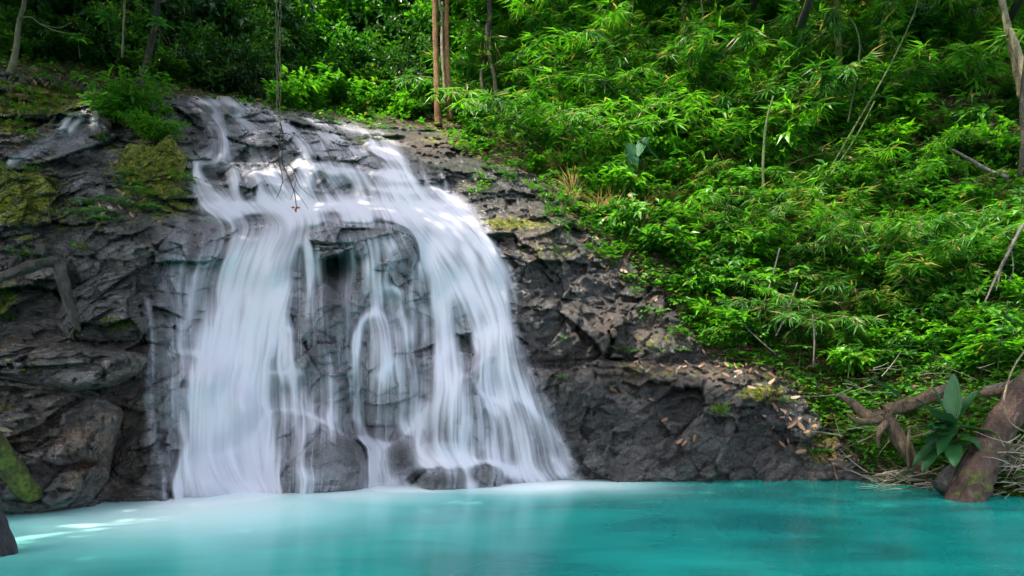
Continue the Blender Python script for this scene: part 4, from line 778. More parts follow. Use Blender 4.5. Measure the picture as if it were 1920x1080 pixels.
# undergrowth: countless low leaves over the soil
def undergrowth():
    n = 17000; u = NR.uniform(-160, 2260, n*3); v = NR.uniform(-60, 940, n*3); vl = vegline(u)
    m = (vl-v > 2-14*NR.uniform(size=len(u)))
    bare = blob(u, v, BARE+[(260, 100, 220, 60, .75)])+.5*fbm2(u/70, v/70, 3)
    m &= bare < NR.uniform(.1, .75, len(u)); u = u[m][:n]; v = v[m][:n]; D = frontD(u, v); P = WP(u, v, D); k = 6
    PP = np.repeat(P, k, 0); h = np.repeat(NR.uniform(0, 1, len(u))**2*.45, k); a = NR.uniform(0, 6.28, len(PP)); PP = PP+np.stack([np.cos(a)*.06, np.sin(a)*.06-.05, h*NR.uniform(.5, 1, len(PP))+.03], 1)
    A = np.stack([np.cos(a), np.sin(a)-.25, NR.uniform(-.5, .5, len(PP))], 1); sc = np.repeat(NR.uniform(.08, .26, len(u)), k)*NR.uniform(.7, 1.2, len(PP))
    W = sc*np.repeat(NR.choice([.28, .45, .6], len(u)), k); T = np.clip(np.repeat(.5+.35*fbm2(u/60, v/60+9, 3)+NR.normal(size=len(u))*.12, k)+NR.normal(size=len(PP))*.1, 0, .93)
    T = np.where(NR.uniform(size=len(PP)) < .05, 1., T); V, f, t = leaf_mesh(PP, A, UP+rv(len(PP), .4), sc, W, T)
    tag(mk('undergrowth', V, f, M_SHR, {'tint': t}, False), 'low leafy undergrowth covering the hillside soil', kind='stuff')
    # litter: dry fallen leaves lying on the soil
    n = 30000; u = NR.uniform(-160, 2260, n); v = NR.uniform(60, 940, n); m = vegline(u)-v > -12*NR.uniform(size=n); u = u[m]; v = v[m]; P = WP(u, v, frontD(u, v))
    a = NR.uniform(0, 6.28, len(u)); A = np.stack([np.cos(a), np.sin(a)*.5-.1, NR.uniform(-.5, .3, len(u))], 1); P[:, 2] += .03; P[:, 1] -= .04
    V, f, t = leaf_mesh(P, A, UP+rv(len(u), .5), NR.uniform(.08, .22, len(u)), NR.uniform(.03, .06, len(u)), NR.uniform(0, 1, len(u)), droop=-.1)
    tag(mk('leaf_litter', V, f, M_LIT, {'tint': t}, False), 'dry brown fallen leaves and culms lying on the hillside soil', kind='stuff')
def lit_mat():
    q = NT('dry_leaf'); c = q.ramp(q.attr('tint'), [(.0, (.08, .035, .015)), (.5, (.24, .12, .06)), (.85, (.42, .28, .19)), (1., (.55, .42, .33))])
    b = q.n('ShaderNodeBsdfPrincipled', i_Roughness=.6); q.l(c, b.inputs['Base Color']); q.l(b.outputs[0], q.out.inputs[0]); return q.m
M_LIT = lit_mat(); undergrowth()
# moss and tiny plants on the rocks
def mossfuzz():
    n = 150000; u = NR.uniform(-20, 1640, n); v = NR.uniform(150, 930, n); k = blob(u, v, MOSS)+.45*fbm2(u/30, v/22, 3)+.25*fbm2(u/7, v/7, 2); m = (k > .62) & (vegline(u)-v < 10)
    u = u[m]; v = v[m]; P = WP(u, v, frontD(u, v)); a = NR.uniform(0, 6.28, len(u)); A = np.stack([np.cos(a)*.8, np.sin(a)*.8-.4, NR.uniform(.1, 1.2, len(u))], 1)
    T = np.clip(.45+.5*fbm2(u/14, v/14, 3)+NR.normal(size=len(u))*.1, 0, .93); V, f, t = leaf_mesh(P, A, UP+rv(len(u), .4), NR.uniform(.04, .10, len(u)), .035, T)
    tag(mk('moss', V, f, M_MOS, {'tint': t}, False), 'cushions of yellow green moss growing on the rocks', kind='stuff')
M_MOS = leaf_mat('moss_leaf', [(.03, .05, .006), (.15, .19, .010), (.36, .34, .02)], (.2, .12, .04), gloss=.7, trans=.3); mossfuzz()
def proto(pbs, name, mat): return [b.mesh(name, mat) for b in pbs]
SH = proto([g_shrub(1., 11) for _ in range(4)]+[g_shrub(1.3, 9, .36, .14) for _ in range(3)], 'shrub', M_SHR)
SD = proto([g_shrub(1.2, 12, .3, .12) for _ in range(3)], 'dark_shrub', M_DRK)
BM = proto([g_bamboo(3., R.choice([.02, .04, .09]), 4) for _ in range(6)]+[g_bamboo(2.2, .25, 3) for _ in range(2)], 'bamboo', M_BAM)
HB = proto([g_herb() for _ in range(3)]+[g_herb(18, .28, .14, .4)], 'herb', M_FRN)
FN = proto([g_fern() for _ in range(3)], 'fern', M_FRN)
GR_ = proto([g_grass() for _ in range(2)]+[g_grass(50, .7, .85) for _ in range(2)], 'grass_tuft', M_GRS)
MARKS = [(828, 120, 'the three slim trunks'), (912, 110, 'the crooked trunk'), (1205, 285, 'the arrow leaved plant'), (1435, 280, 'the yellow green cane'), (1578, 200, 'the mossy brown trunk'), (1653, 170, 'the grey trunk'), (1890, 80, 'the leaning pale trunks'), (1840, 305, 'the slanting dead branch'),
 (1880, 500, 'the hanging dry frond'), (1590, 690, 'the whorl leaved plant'), (1700, 680, 'the ribbed leaf plant'), (1440, 540, 'the leaning dry sticks'), (1350, 640, 'the bush over the rock'), (1200, 600, 'the dry grey rock face'), (1040, 440, 'the olive rock shoulder'), (820, 340, 'the tiny trickles'), (1655, 785, 'the gnarled root'), (1787, 800, 'the banana plant'), (1900, 760, 'the big reddish log'),
 (1325, 60, 'the thin upright cane'), (1620, 200, 'the long bamboo cane'), (1540, 360, 'the second leaning cane'), (525, 120, 'the hanging vine'), (280, 90, 'the dark leaning trunk'), (35, 60, 'the thin pale trunk'), (230, 60, 'the bare hanging stem'), (240, 230, 'the bright bush'), (1282, 40, 'the half hidden dark trunk'), (1545, 840, 'the mossy end of the slab'), (700, 230, 'the crest of the fall')]
def where(u, v):
    a, b_, nme = min(MARKS, key=lambda m: (m[0]-u)**2+(m[1]-v)**2); dx = u-a; dy = v-b_; d = math.hypot(dx, dy)
    rel = 'right at' if d < 26 else (('above' if dy < 0 else 'below') if abs(dy) > 1.6*abs(dx) else ('right of' if dx > 0 else 'left of') if abs(dx) > 1.6*abs(dy) else ('above and ' if dy < 0 else 'below and ')+('right of' if dx > 0 else 'left of'))
    return ('close ' if 26 <= d < 70 else '')+rel+' '+nme
def scatter(name, meshes, poly, n, sc, label, cat, group, dD=-.05, lean=.2, dens=None, mind=0):
    us = [p[0] for p in poly]; vs = [p[1] for p in poly]; put = []; t = 0
    while len(put) < n and t < n*60:
        t += 1; u = R.uniform(min(us), max(us)); v = R.uniform(min(vs), max(vs))
        if not inpoly([u], [v], poly)[0]: continue
        if R.random() < 1.1*float(blob(np.array([u]), np.array([v+12.]), BARE)[0]): continue
        if mind and any((u-a)**2+(v-b)**2 < mind*mind for a, b in put): continue
        put.append((u, v))
    A = np.array(put); D = frontD(A[:, 0], A[:, 1])+dD; P = WP(A[:, 0], A[:, 1], D); k0 = 0
    for (pu, pv), p in zip(put, P):
        s = R.uniform(*sc); o = ob(name, R.choice(meshes), None, p, (R.gauss(0, lean)+.1, R.gauss(0, lean), R.uniform(0, 6.28)), s); q_ = (s-sc[0])/(sc[1]-sc[0]); tag(o, ('small ' if q_ < .33 else 'large ' if q_ > .67 else 'midsize ')+label+' '+where(pu, pv), cat, group)
# --- far forest beyond the crest of the fall
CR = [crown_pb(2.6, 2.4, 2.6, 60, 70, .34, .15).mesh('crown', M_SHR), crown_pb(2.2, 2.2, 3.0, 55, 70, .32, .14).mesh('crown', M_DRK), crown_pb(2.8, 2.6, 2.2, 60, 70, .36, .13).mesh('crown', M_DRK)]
_tk = PB(); _tk.stem(np.array([[0, 0, -4.2], [.06, .02, -2.5], [-.05, 0, -1], [0, 0, .6], [.03, 0, 1.6]]), [.16, .13, .11, .08, .03], 7, rough=.25); TK = _tk.mesh('trunk', B_DARK, True)
def tree(u, v, D, s, kind, label, group=None, trunk=True, rz=None, cat='tree'):
    r = empty('forest_tree', WP(u, v, D).ravel()); tag(r, label+', '+where(u, v), cat, group); rz = R.uniform(0, 6.28) if rz is None else rz
    c = ob('crown', CR[kind], r, (0, 0, 0), (0, 0, rz), s)
    if trunk: ob('trunk', TK, r, (0, 0, 0), (0, 0, rz), s)
    return r
G1 = 'leafy trees of the far forest behind the crest'
L1 = 'leafy tree behind the crest'
for (u, v, D, s, k) in [(560, 90, 30, 1.1, 0), (640, 150, 29, .8, 0), (700, 60, 31, 1.1, 0), (760, 170, 28, .8, 1), (690, 170, 29.5, .75, 1), (590, 180, 28, .6, 0), (880, 60, 30, 1.0, 0), (930, 140, 27, .7, 0), (780, 20, 32, 1.3, 1),
                        (620, 0, 33, 1.4, 0), (860, -30, 32, 1.3, 0), (1000, 30, 28, 1.0, 0), (540, -30, 31, 1.3, 1), (720, 120, 32, 1., 1), (655, 90, 32, 1., 0), (960, -40, 30, 1.2, 0), (1060, 80, 26.5, .8, 0), (815, 120, 31, .9, 0), (745, 230, 27, .42, 0), (660, 215, 27.5, .4, 1)]:
    tree(u, v, D, s, k, L1, G1)
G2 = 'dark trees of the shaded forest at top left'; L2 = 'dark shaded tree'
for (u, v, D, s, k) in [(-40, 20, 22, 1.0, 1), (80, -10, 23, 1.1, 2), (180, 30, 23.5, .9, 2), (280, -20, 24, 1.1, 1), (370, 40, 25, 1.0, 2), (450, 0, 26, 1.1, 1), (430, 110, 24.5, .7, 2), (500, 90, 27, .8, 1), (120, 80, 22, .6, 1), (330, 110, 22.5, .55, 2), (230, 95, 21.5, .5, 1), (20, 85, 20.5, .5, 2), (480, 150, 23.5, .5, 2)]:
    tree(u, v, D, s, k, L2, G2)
# unseen trees added towards the sun; their crowns shade the pool and fall
G3 = 'unseen trees added to shade the pool and fall'
for (x, y, z, s) in [(-11, 11.5, 15, 1.2), (-14.5, 12.5, 15.5, 1.4), (-18, 12, 16, 1.6), (-13, 9, 15, 1.4), (-10.5, 6.8, 15, 1.2), (-16.5, 8, 16, 1.6), (-21, 9, 16, 1.6), (-22, 13.5, 16.5, 1.7), (-13, 11, 19, 1.3), (-18, 15, 19, 1.3), (-12, 4.5, 16, 1.1), (-8.6, 9.4, 15.5, .9), (-6.7, 9.8, 15, .9), (-9.7, 10.2, 15, 1.), (-4.7, 7.7, 15, 1.), (-1.2, 7.2, 15, 1.), (-3.7, 10.7, 15.3, .75), (-.7, 10.2, 15, .8), (-7.5, 11.6, 17, .7), (-10.4, 16.2, 15.3, .8), (-11.6, 17.4, 17.5, .8), (-14.2, 3.7, 15, 1.4), (-11.2, 4.4, 15.5, 1.3), (-8.2, 5.2, 15, 1.3), (-5.2, 4.7, 15.5, 1.3), (-2.2, 5.2, 15, 1.3), (-9.7, 2.2, 16, 1.4), (-5.7, 2, 16, 1.4), (-1.7, 2, 16, 1.4), (-13.2, 1.4, 16, 1.4), (1.5, 3.6, 16, 1.3)]:
    x += 2.2; y -= 1.2
    r = empty('shade_tree', (x, y, z)); tag(r, 'unseen tree added to shade the pool and fall, its crown above the picture', 'tree', G3); rz = R.uniform(0, 6)
    ob('crown', CR[R.choice([0, 1, 2])], r, (0, 0, 0), (0, 0, rz), (s, s, s*.7))
    base = np.array([x-7, y-7, 0.])-np.array([x, y, z]); V, Q, c = tube(catmull3(np.c_[np.array([base, base*.6+np.array([0, 0, 2.5]), base*.25+np.array([0, 0, 1.6]), [0, 0, 0]]), [.14, .12, .1, .05]], .5)[:, :3], np.linspace(.15, .05, len(catmull3(np.c_[np.array([base, base*.6+np.array([0, 0, 2.5]), base*.25+np.array([0, 0, 1.6]), [0, 0, 0]]), [.14, .12, .1, .05]], .5))), 8)
    mk('trunk', V, [Q, np.asarray(c)], B_DARK, parent=r)
for (x, y, z, s) in [(-19, 16.5, 19, 1.4), (-16.5, 18.5, 20.5, 1.4), (-22, 19, 20, 1.6), (-15.5, 21, 22, 1.2), (-19, 23, 23, 1.5), (-23, 22, 22, 1.5)]:  # unseen crowns added sunward to keep the upper left forest dark
    r = empty('shade_tree', (x, y, z)); tag(r, 'unseen tree added to shade the upper left forest, its crown above the picture', 'tree', 'unseen trees added to shade the upper left bank'); ob('crown', CR[R.choice([1, 2])], r, (0, 0, 0), (0, 0, R.uniform(0, 6)), s); ob('trunk', TK, r, (0, 0, 0), (.9, .5, 0), (.8, .8, 1.4))
for (x, y, z, s) in [(4, 20.5, 19.5, .9), (8.5, 20, 19, 1.1), (12, 18, 18, 1.2), (.5, 21.5, 20.5, .5), (8.5, 15.5, 16.5, .5), (15, 16, 17, 1.1)]:  # unseen crowns added above the slope to dapple it with shade
    r = empty('slope_shade_tree', (x, y, z)); tag(r, 'unseen tree added to shade the right slope, its crown above the picture', 'tree', 'unseen trees added to shade the right slope'); ob('crown', CR[R.choice([0, 1, 2])], r, (0, 0, 0), (0, 0, R.uniform(0, 6)), s); ob('trunk', TK, r, (0, 0, 0), (.9, 0, 0), (.8, .8, 1.4))
# --- hillside plants
scatter('bamboo_clump', BM[:6], [(880, 230), (900, 0), (1100, -60), (1520, -60), (1540, 300), (1400, 380), (1200, 340), (1080, 330), (980, 290)], 125, (.9, 1.4), 'arching green bamboo', 'bamboo', 'bamboo thicket above the waterfall', mind=24)
scatter('bamboo_clump', BM[4:], [(1330, 430), (1480, 400), (1640, 470), (1660, 640), (1560, 690), (1420, 640)], 40, (.6, .95), 'straw tinted bamboo', 'bamboo', 'straw tinted bamboo above the slab', mind=24)
scatter('bamboo_clump', BM, [(1500, -60), (1960, -60), (1960, 200), (1700, 260), (1520, 300)], 44, (.8, 1.3), 'shaded slender bamboo', 'bamboo', 'bamboo on the shaded top right slope', mind=36)
scatter('shrub', SH, [(860, 250), (1000, 200), (1300, 280), (1450, 400), (1340, 600), (1200, 460), (1080, 390), (960, 310)], 52, (.5, 1.), 'bright leafy shrub', 'shrub', 'bright shrubs on the sunny slope', mind=22)
scatter('shrub', SH, [(1280, 560), (1450, 420), (1700, 330), (1960, 300), (1960, 720), (1750, 740), (1600, 740), (1450, 680), (1320, 640)], 80, (.45, 1.), 'leafy green shrub', 'shrub', 'shrubs on the lower right slope', mind=26)
scatter('shrub', SH[:4]+SD, [(1500, 120), (1960, 0), (1960, 340), (1560, 360)], 48, (.5, .9), 'shaded green shrub', 'shrub', 'shrubs on the shaded top right slope', mind=30)
scatter('shrub', SH, [(520, 205), (700, 235), (860, 235), (880, 130), (520, 110)], 40, (.6, 1.1), 'leafy forest edge shrub', 'shrub', 'shrubs at the foot of the far forest', mind=20)
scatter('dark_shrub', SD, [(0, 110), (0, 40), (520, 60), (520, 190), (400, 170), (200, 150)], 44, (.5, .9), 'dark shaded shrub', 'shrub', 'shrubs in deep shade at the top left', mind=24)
scatter('herb', HB, [(860, 270), (960, 290), (1100, 400), (1220, 480), (1310, 600), (1340, 660), (1250, 640), (1150, 520), (1060, 450), (960, 350), (870, 320)], 60, (.5, 1.), 'bright green herb', 'herb', 'herbs along the edge of the rocks')
scatter('fern', FN, [(1280, 600), (1500, 560), (1900, 560), (1900, 700), (1600, 760), (1480, 690), (1330, 660)], 34, (.5, .9), 'arching fern', 'fern', 'ferns on the lower right slope', mind=30)
scatter('fern', FN, [(880, 200), (1300, 250), (1300, 480), (1100, 400), (960, 310)], 18, (.5, .9), 'thicket fern', 'fern', 'ferns in the thicket', mind=40)
scatter('grass_tuft', GR_[2:], [(930, 260), (1010, 290), (1300, 330), (1330, 420), (1240, 470), (1100, 400), (1000, 320)], 40, (.7, 1.3), 'dry straw coloured tuft', 'grass tuft', 'dry stalk tufts on the slope')
scatter('grass_tuft', GR_, [(1380, 480), (1620, 480), (1700, 640), (1500, 700)], 30, (.7, 1.2), 'green and dry grass tuft', 'grass tuft', 'grass tufts on the lower slope')
scatter('herb', HB, [(1330, 660), (1470, 700), (1560, 790), (1640, 880), (1740, 900), (1700, 760), (1520, 690)], 46, (.5, 1.), 'green bank herb', 'herb', 'herbs on the right bank of the pool')

M_CANE = bark_mat('green_cane', (.03, .06, .012), (.07, .11, .02), (.13, .17, .04), 0., vs=1.)
B_DARK2 = bark_mat('wet_dark_wood', (.012, .011, .012), (.035, .032, .035), (.09, .085, .09), .05, rough=.35, vs=4.)
B_TWIG = bark_mat('dark_twig', (.03, .02, .018), (.06, .045, .04), (.1, .08, .07))
M_TWG = leaf_mat('dead_twig', [(.1, .07, .04), (.1, .07, .04), (.1, .07, .04)], (.34, .28, .22), (.10, .07, .045))
M_RED = leaf_mat('withered_red', [(.3, .06, .02), (.35, .08, .02), (.35, .08, .02)])
B_ROOT2 = bark_mat('old_dark_wood', (.012, .009, .008), (.05, .038, .032), (.13, .105, .09), 0., 1.2, vs=2.)

scatter('bamboo_clump', BM, [(1200, 340), (1500, 330), (1900, 330), (1900, 560), (1700, 600), (1350, 560)], 34, (.5, .9), 'low green bamboo', 'bamboo', 'bamboo among the middle slope shrubs', mind=40)

scatter('shrub', SH[4:], [(880, 230), (900, 20), (1100, -20), (1500, -20), (1900, 60), (1900, 320), (1500, 330), (1200, 330), (980, 290)], 44, (.8, 1.3), 'broad leaved bush', 'bush', 'broad leaved bushes in the thicket', mind=45)
# ---------------------------------------------------------------- single trees, trunks, logs, vines and feature plants
def trunk_tree(label, pts, mat, group=None, crown=None, cs=.6, extra=(), name='slender_tree', cat='tree', ns=9):
    base = at(pts[0][0], pts[0][1]) if len(pts[0]) < 4 else Vector(WP(*[pts[0][k] for k in (0, 1, 3)]).ravel())
    r = empty(name, base); tag(r, label, cat, group); D0 = pts[0][3] if len(pts[0]) > 3 else float(frontD(pts[0][0], pts[0][1])[0])-.1
    pp = [(p[0], p[1], p[2], p[3] if len(p) > 3 else D0) for p in pts]
    wood('trunk', pp, mat, ns, .25, r)
    for e in extra: wood('branch', [(q[0], q[1], q[2], q[3] if len(q) > 3 else D0) for q in e], mat, 6, .2, r)
    if crown:
        for (u, v, D, s, k) in crown:
            c = ob('crown', CR[k], r, Vector(WP(u, v, D).ravel())-base, (0, 0, R.uniform(0, 6)), s)
    return r
trunk_tree('dark orange brown trunk, leftmost of three slim trunks at the crest of the fall', [(822, 236, 7.5, 24), (820, 180, 6, 24), (817, 90, 5.5, 24), (815, 0, 5, 24), (812, -120, 5, 24)], B_ORANGE, crown=[(800, -190, 24, .9, 1)])
trunk_tree('thin winding pale trunk, middle one of three slim trunks at the crest of the fall', [(836, 200, 3.5, 24.4), (833, 150, 3.2, 24.4), (829, 90, 3.2, 24.4), (829, 30, 3, 24.4), (823, -10, 3, 24.4), (826, -110, 3, 24.4)], B_PALE, crown=[(850, -180, 25, .8, 0)])
trunk_tree('orange spotted trunk, rightmost of three slim trunks at the crest of the fall', [(845, 226, 6, 24.2), (841, 170, 5, 24.2), (838, 90, 4.6, 24.2), (838, 0, 4.2, 24.2), (842, -120, 4, 24.2)], B_ORANGE, crown=[(900, -200, 24, .8, 1)])
trunk_tree('crooked grey brown trunk with a twisted lower half, right of the three slim trunks', [(912, 186, 4.5, 24.5), (904, 160, 3.5, 24.5), (903, 135, 3, 24.5), (911, 100, 3.5, 24.5), (914, 60, 5, 24.5), (918, 20, 5, 24.5), (912, -90, 5, 24.5)], B_DARK, crown=[(930, -160, 24.5, .8, 0)])
trunk_tree('pale mossy trunk leaning beside the crooked trunk', [(932, 195, 3.5, 24.6), (926, 140, 4, 24.6), (917, 90, 4, 24.6), (920, -90, 4, 24.6)], B_PALE, crown=[(960, -170, 25, .7, 0)])
trunk_tree('thin pale leaning trunk with a bare curling branch at the far top left', [(20, 138, 7, 17.6), (30, 95, 5, 17.6), (36, 40, 4, 17.6), (46, 0, 3.6, 17.6), (50, -120, 3, 17.6)], B_PALE, crown=[(60, -260, 17.6, .7, 2)],
           extra=[[(39, 34, 1.3, 17.6), (58, 32, 1.2, 17.5), (76, 45, 1., 17.4), (105, 58, .9, 17.3), (140, 64, .6, 17.2)], [(76, 45, .8, 17.4), (110, 52, .7, 17.3), (135, 42, .5, 17.2)]])
trunk_tree('dark leaning trunk rising behind the leafy bush at top left', [(268, 175, 9, 18.2), (272, 130, 6, 18.2), (286, 70, 5.5, 18.2), (294, 20, 5, 18.2), (296, -100, 5, 18.2)], B_DARK, crown=[(320, -190, 18.5, .75, 1)])
trunk_tree('very thin bare stem hanging in the dark at the top left', [(229, 108, 1.8, 17.5), (231, 60, 1.8, 17.5), (233, 15, 2, 17.5), (236, -90, 2, 17.5)], B_PALE)
trunk_tree('mossy brown trunk standing deep in the thicket at the upper right', [(1580, 300, 9, 21.8), (1576, 200, 7, 21.8), (1572, 90, 6.5, 21.8), (1560, -120, 6, 21.8)], B_MOSS, crown=[(1560, -230, 21, .9, 1)])
trunk_tree('grey trunk deep in the thicket, right of the mossy brown one', [(1655, 290, 6, 21.8), (1651, 180, 5, 21.8), (1653, 60, 4.6, 21.8), (1646, -120, 4, 21.8)], B_MOSS, crown=[(1660, -230, 21, .8, 2)])
trunk_tree('dark trunk half hidden by bamboo at the top of the slope', [(1285, 90, 9, 24.5), (1282, 0, 8, 24.5), (1278, -120, 8, 24.5)], B_DARK, crown=[(1280, -220, 24, .9, 2)])
trunk_tree('long pale leaning trunk in the top right corner', [(1918, 182, 8, 19), (1903, 110, 7, 19), (1888, 45, 6, 19), (1876, -10, 5.5, 19), (1850, -120, 5, 19)], B_PALE, crown=[(1850, -230, 19, .7, 0)])
trunk_tree('shorter pale trunk crossing under the long leaning one in the top right corner', [(1932, 190, 8, 18.6), (1915, 120, 7, 18.6), (1899, 70, 6, 18.6), (1893, 52, 3, 18.6)], B_PALE)
trunk_tree('dark thin trunk at the right edge of the picture, mid height', [(1912, 330, 4, 18), (1918, 260, 4, 18), (1916, 190, 4, 18), (1930, 60, 4, 18)], B_DARK)
for lab, pts in [('long straight bamboo cane leaning right across the upper thicket', [(1555, 320, 2.2, 19.8), (1610, 225, 2, 19.8), (1665, 130, 1.7, 19.8), (1712, 30, 1.4, 19.8), (1725, -20, 1.2, 19.8)]),
                 ('second leaning bamboo cane, low and left of the long straight one', [(1480, 415, 2.2, 19.2), (1540, 350, 2, 19.2), (1600, 265, 1.8, 19.2), (1640, 190, 1.4, 19.2)]),
                 ('curved bamboo cane arching over in the upper thicket', [(1590, 230, 1.8, 20), (1604, 150, 1.7, 20), (1612, 90, 1.5, 20), (1604, 50, 1.3, 20), (1585, 25, 1., 20)]),
                 ('bright yellow green upright cane in the middle of the slope', [(1432, 375, 2.6, 19), (1431, 300, 2.6, 19), (1437, 230, 2.4, 19), (1450, 180, 1.8, 19)]),
                 ('thin green upright cane at the top of the thicket, left of centre', [(1327, 130, 1.8, 21.5), (1322, 60, 1.8, 21.5), (1312, -20, 1.6, 21.5)]),
                 ('thin dry stick leaning against the lower slope above the long slab', [(1420, 600, 1.6, 17), (1445, 530, 1.5, 17), (1462, 465, 1.2, 17)]),
                 ('long thin dry stick slanting beside the straw bamboo', [(1455, 630, 1.6, 16.6), (1478, 580, 1.5, 16.6), (1495, 530, 1.2, 16.6)]),
                 ('thin vine stem running down left of the straw bamboo', [(1360, 565, 1.2, 17.1), (1400, 615, 1.2, 16.9), (1455, 665, 1.2, 16.7)]),
                 ('dry upright cane standing in front of the right shrubs', [(1525, 690, 1.6, 16.2), (1527, 640, 1.6, 16.2), (1524, 590, 1.2, 16.2)])]:
    o = wood('bamboo_cane', pts, M_CANE if 'dry' not in lab and 'vine' not in lab else B_GREY, 6, .05); tag(o, lab, 'stick' if 'stick' in lab else 'bamboo cane')
def dead(lab, pts, mat, name='dead_branch', cat='dead branch', extra=(), dD=-.1, rough=.4, ns=12, group=None):
    if not extra: o = wood(name, pts, mat, ns, rough, dD=dD); tag(o, lab, cat, group); return o
    b = at(pts[0][0], pts[0][1]) if len(pts[0]) < 4 else Vector(WP(pts[0][0], pts[0][1], pts[0][3]).ravel()); r = empty(name, b); tag(r, lab, cat, group)
    wood('limb', pts, mat, ns, rough, r, dD)
    for e in extra: wood('side_limb', e, mat, max(6, ns-4), rough, r, dD)
    return r
dead('dark gnarled dead branch bending down over the rocks at the left edge', [(-30, 530, 9, 11.6), (20, 515, 9, 11.6), (55, 500, 9.5, 11.6), (85, 492, 9, 11.7), (112, 492, 10, 11.8)], B_ROOT2, extra=[
    [(108, 486, 9, 11.8), (114, 510, 11, 11.8), (122, 545, 10, 11.8), (132, 580, 8.5, 11.8), (146, 612, 5, 11.8), (150, 622, 1.5, 11.8)], [(20, 512, 4, 11.6), (24, 492, 5, 11.6), (36, 480, 2.5, 11.6)], [(146, 606, 2, 11.8), (136, 622, 2, 11.8), (130, 634, .8, 11.8)]], rough=.8, ns=16)
dead('mossy broken log leaning into the pool at the left edge', [(-60, 770, 22, 9.6), (-6, 845, 21, 9.9), (30, 892, 20, 10.2), (58, 925, 18, 10.4), (66, 936, 13, 10.45)], B_MOSS, 'log', 'log', ns=20, rough=.5)
dead('thin bare stick poking in at the left edge above the mossy log', [(-20, 800, 4, 9.7), (10, 806, 4, 9.7), (24, 809, 1, 9.7)], B_PALE, 'dead_stick', 'stick')
dead('dark wet stump standing in the pool at the lower left corner', [(-70, 850, 22, 7.9), (-34, 930, 24, 7.85), (-12, 1000, 25, 7.8), (4, 1050, 27, 7.8), (16, 1090, 28, 7.8)], B_DARK2, 'stump', 'stump', ns=20, rough=.35)
# gnarled root at right
dead('gnarled brown root forking over the bank at the right end of the pool', [(1738, 893, 11, 13.9), (1712, 862, 12, 14.0), (1690, 830, 13, 14.1), (1672, 800, 13, 14.2), (1660, 775, 13, 14.2), (1668, 768, 12, 14.2), (1695, 762, 13, 14.2), (1722, 754, 13, 14.1), (1745, 742, 12, 14.0), (1790, 725, 8, 13.9)], B_ROOT, 'gnarled_root', 'root', extra=[
    [(1660, 780, 11, 14.2), (1635, 782, 11, 14.3), (1615, 772, 9, 14.4), (1598, 756, 7, 14.5), (1575, 743, 4, 14.6), (1566, 742, 1, 14.6)], [(1655, 785, 8, 14.15), (1622, 790, 6, 14.25), (1600, 786, 4, 14.3), (1588, 776, 2, 14.35)],
    [(1662, 790, 7, 14.1), (1652, 805, 7, 14.1), (1646, 825, 4, 14.1), (1650, 840, 1, 14.1)], [(1690, 828, 7, 13.95), (1698, 850, 6, 13.9), (1712, 872, 4, 13.9)], [(1705, 800, 2.5, 13.9), (1702, 838, 3, 13.8), (1704, 882, 2, 13.8)]], rough=.7, ns=16)
dead('big reddish log leaning out of the pool at the right edge', [(1802, 962, 33, 12.2), (1828, 895, 31, 12.5), (1852, 845, 28, 12.7), (1880, 795, 26, 12.9), (1914, 745, 26, 13.1), (1960, 685, 25, 13.4), (2020, 620, 24, 13.8)], B_RED, 'log', 'log', ns=36, rough=.4)
dead('short grey log with a cut end, lying against the big reddish log', [(1765, 916, 19, 12.9), (1790, 893, 21, 12.95), (1820, 868, 20, 13.1), (1850, 842, 16, 13.3)], B_GREY, 'log', 'log', ns=20, rough=.3)
dead('long grey pole lying behind the banana plant, upper of two', [(1845, 732, 6, 14.0), (1885, 722, 7, 13.9), (1940, 712, 8, 13.8)], B_GREY, 'fallen_pole', 'fallen pole', rough=.2)
dead('brown pole lying behind the banana plant, lower of two', [(1838, 738, 7, 13.7), (1880, 733, 8, 13.6), (1950, 725, 9, 13.5)], B_ROOT, 'fallen_pole', 'fallen pole', rough=.2)
dead('slanting pale dead branch lying on the slope at the right', [(1786, 281, 2.5, 18.2), (1820, 300, 3, 18.1), (1855, 320, 3.4, 18), (1890, 333, 3.8, 17.9)], B_GREY)
dead('dry grey frond stalk hanging at the right edge, mid height', [(1918, 420, 2.5, 15.4), (1895, 465, 3, 15.3), (1870, 515, 2.5, 15.2), (1844, 572, 1.2, 15.2)], B_GREY, 'dry_frond', 'dry frond', extra=[[(1895, 465, 1.2, 15.3), (1900, 505, 1, 15.3), (1890, 530, .6, 15.3)], [(1880, 490, 1.2, 15.3), (1868, 545, .8, 15.3)]])
dead('thin looping vine crossing the big reddish log', [(1935, 640, 1.6, 12.6), (1900, 690, 1.6, 12.6), (1882, 750, 1.6, 12.5), (1892, 790, 1.4, 12.4), (1925, 812, 1.4, 12.3)], B_PALE, 'vine', 'vine')
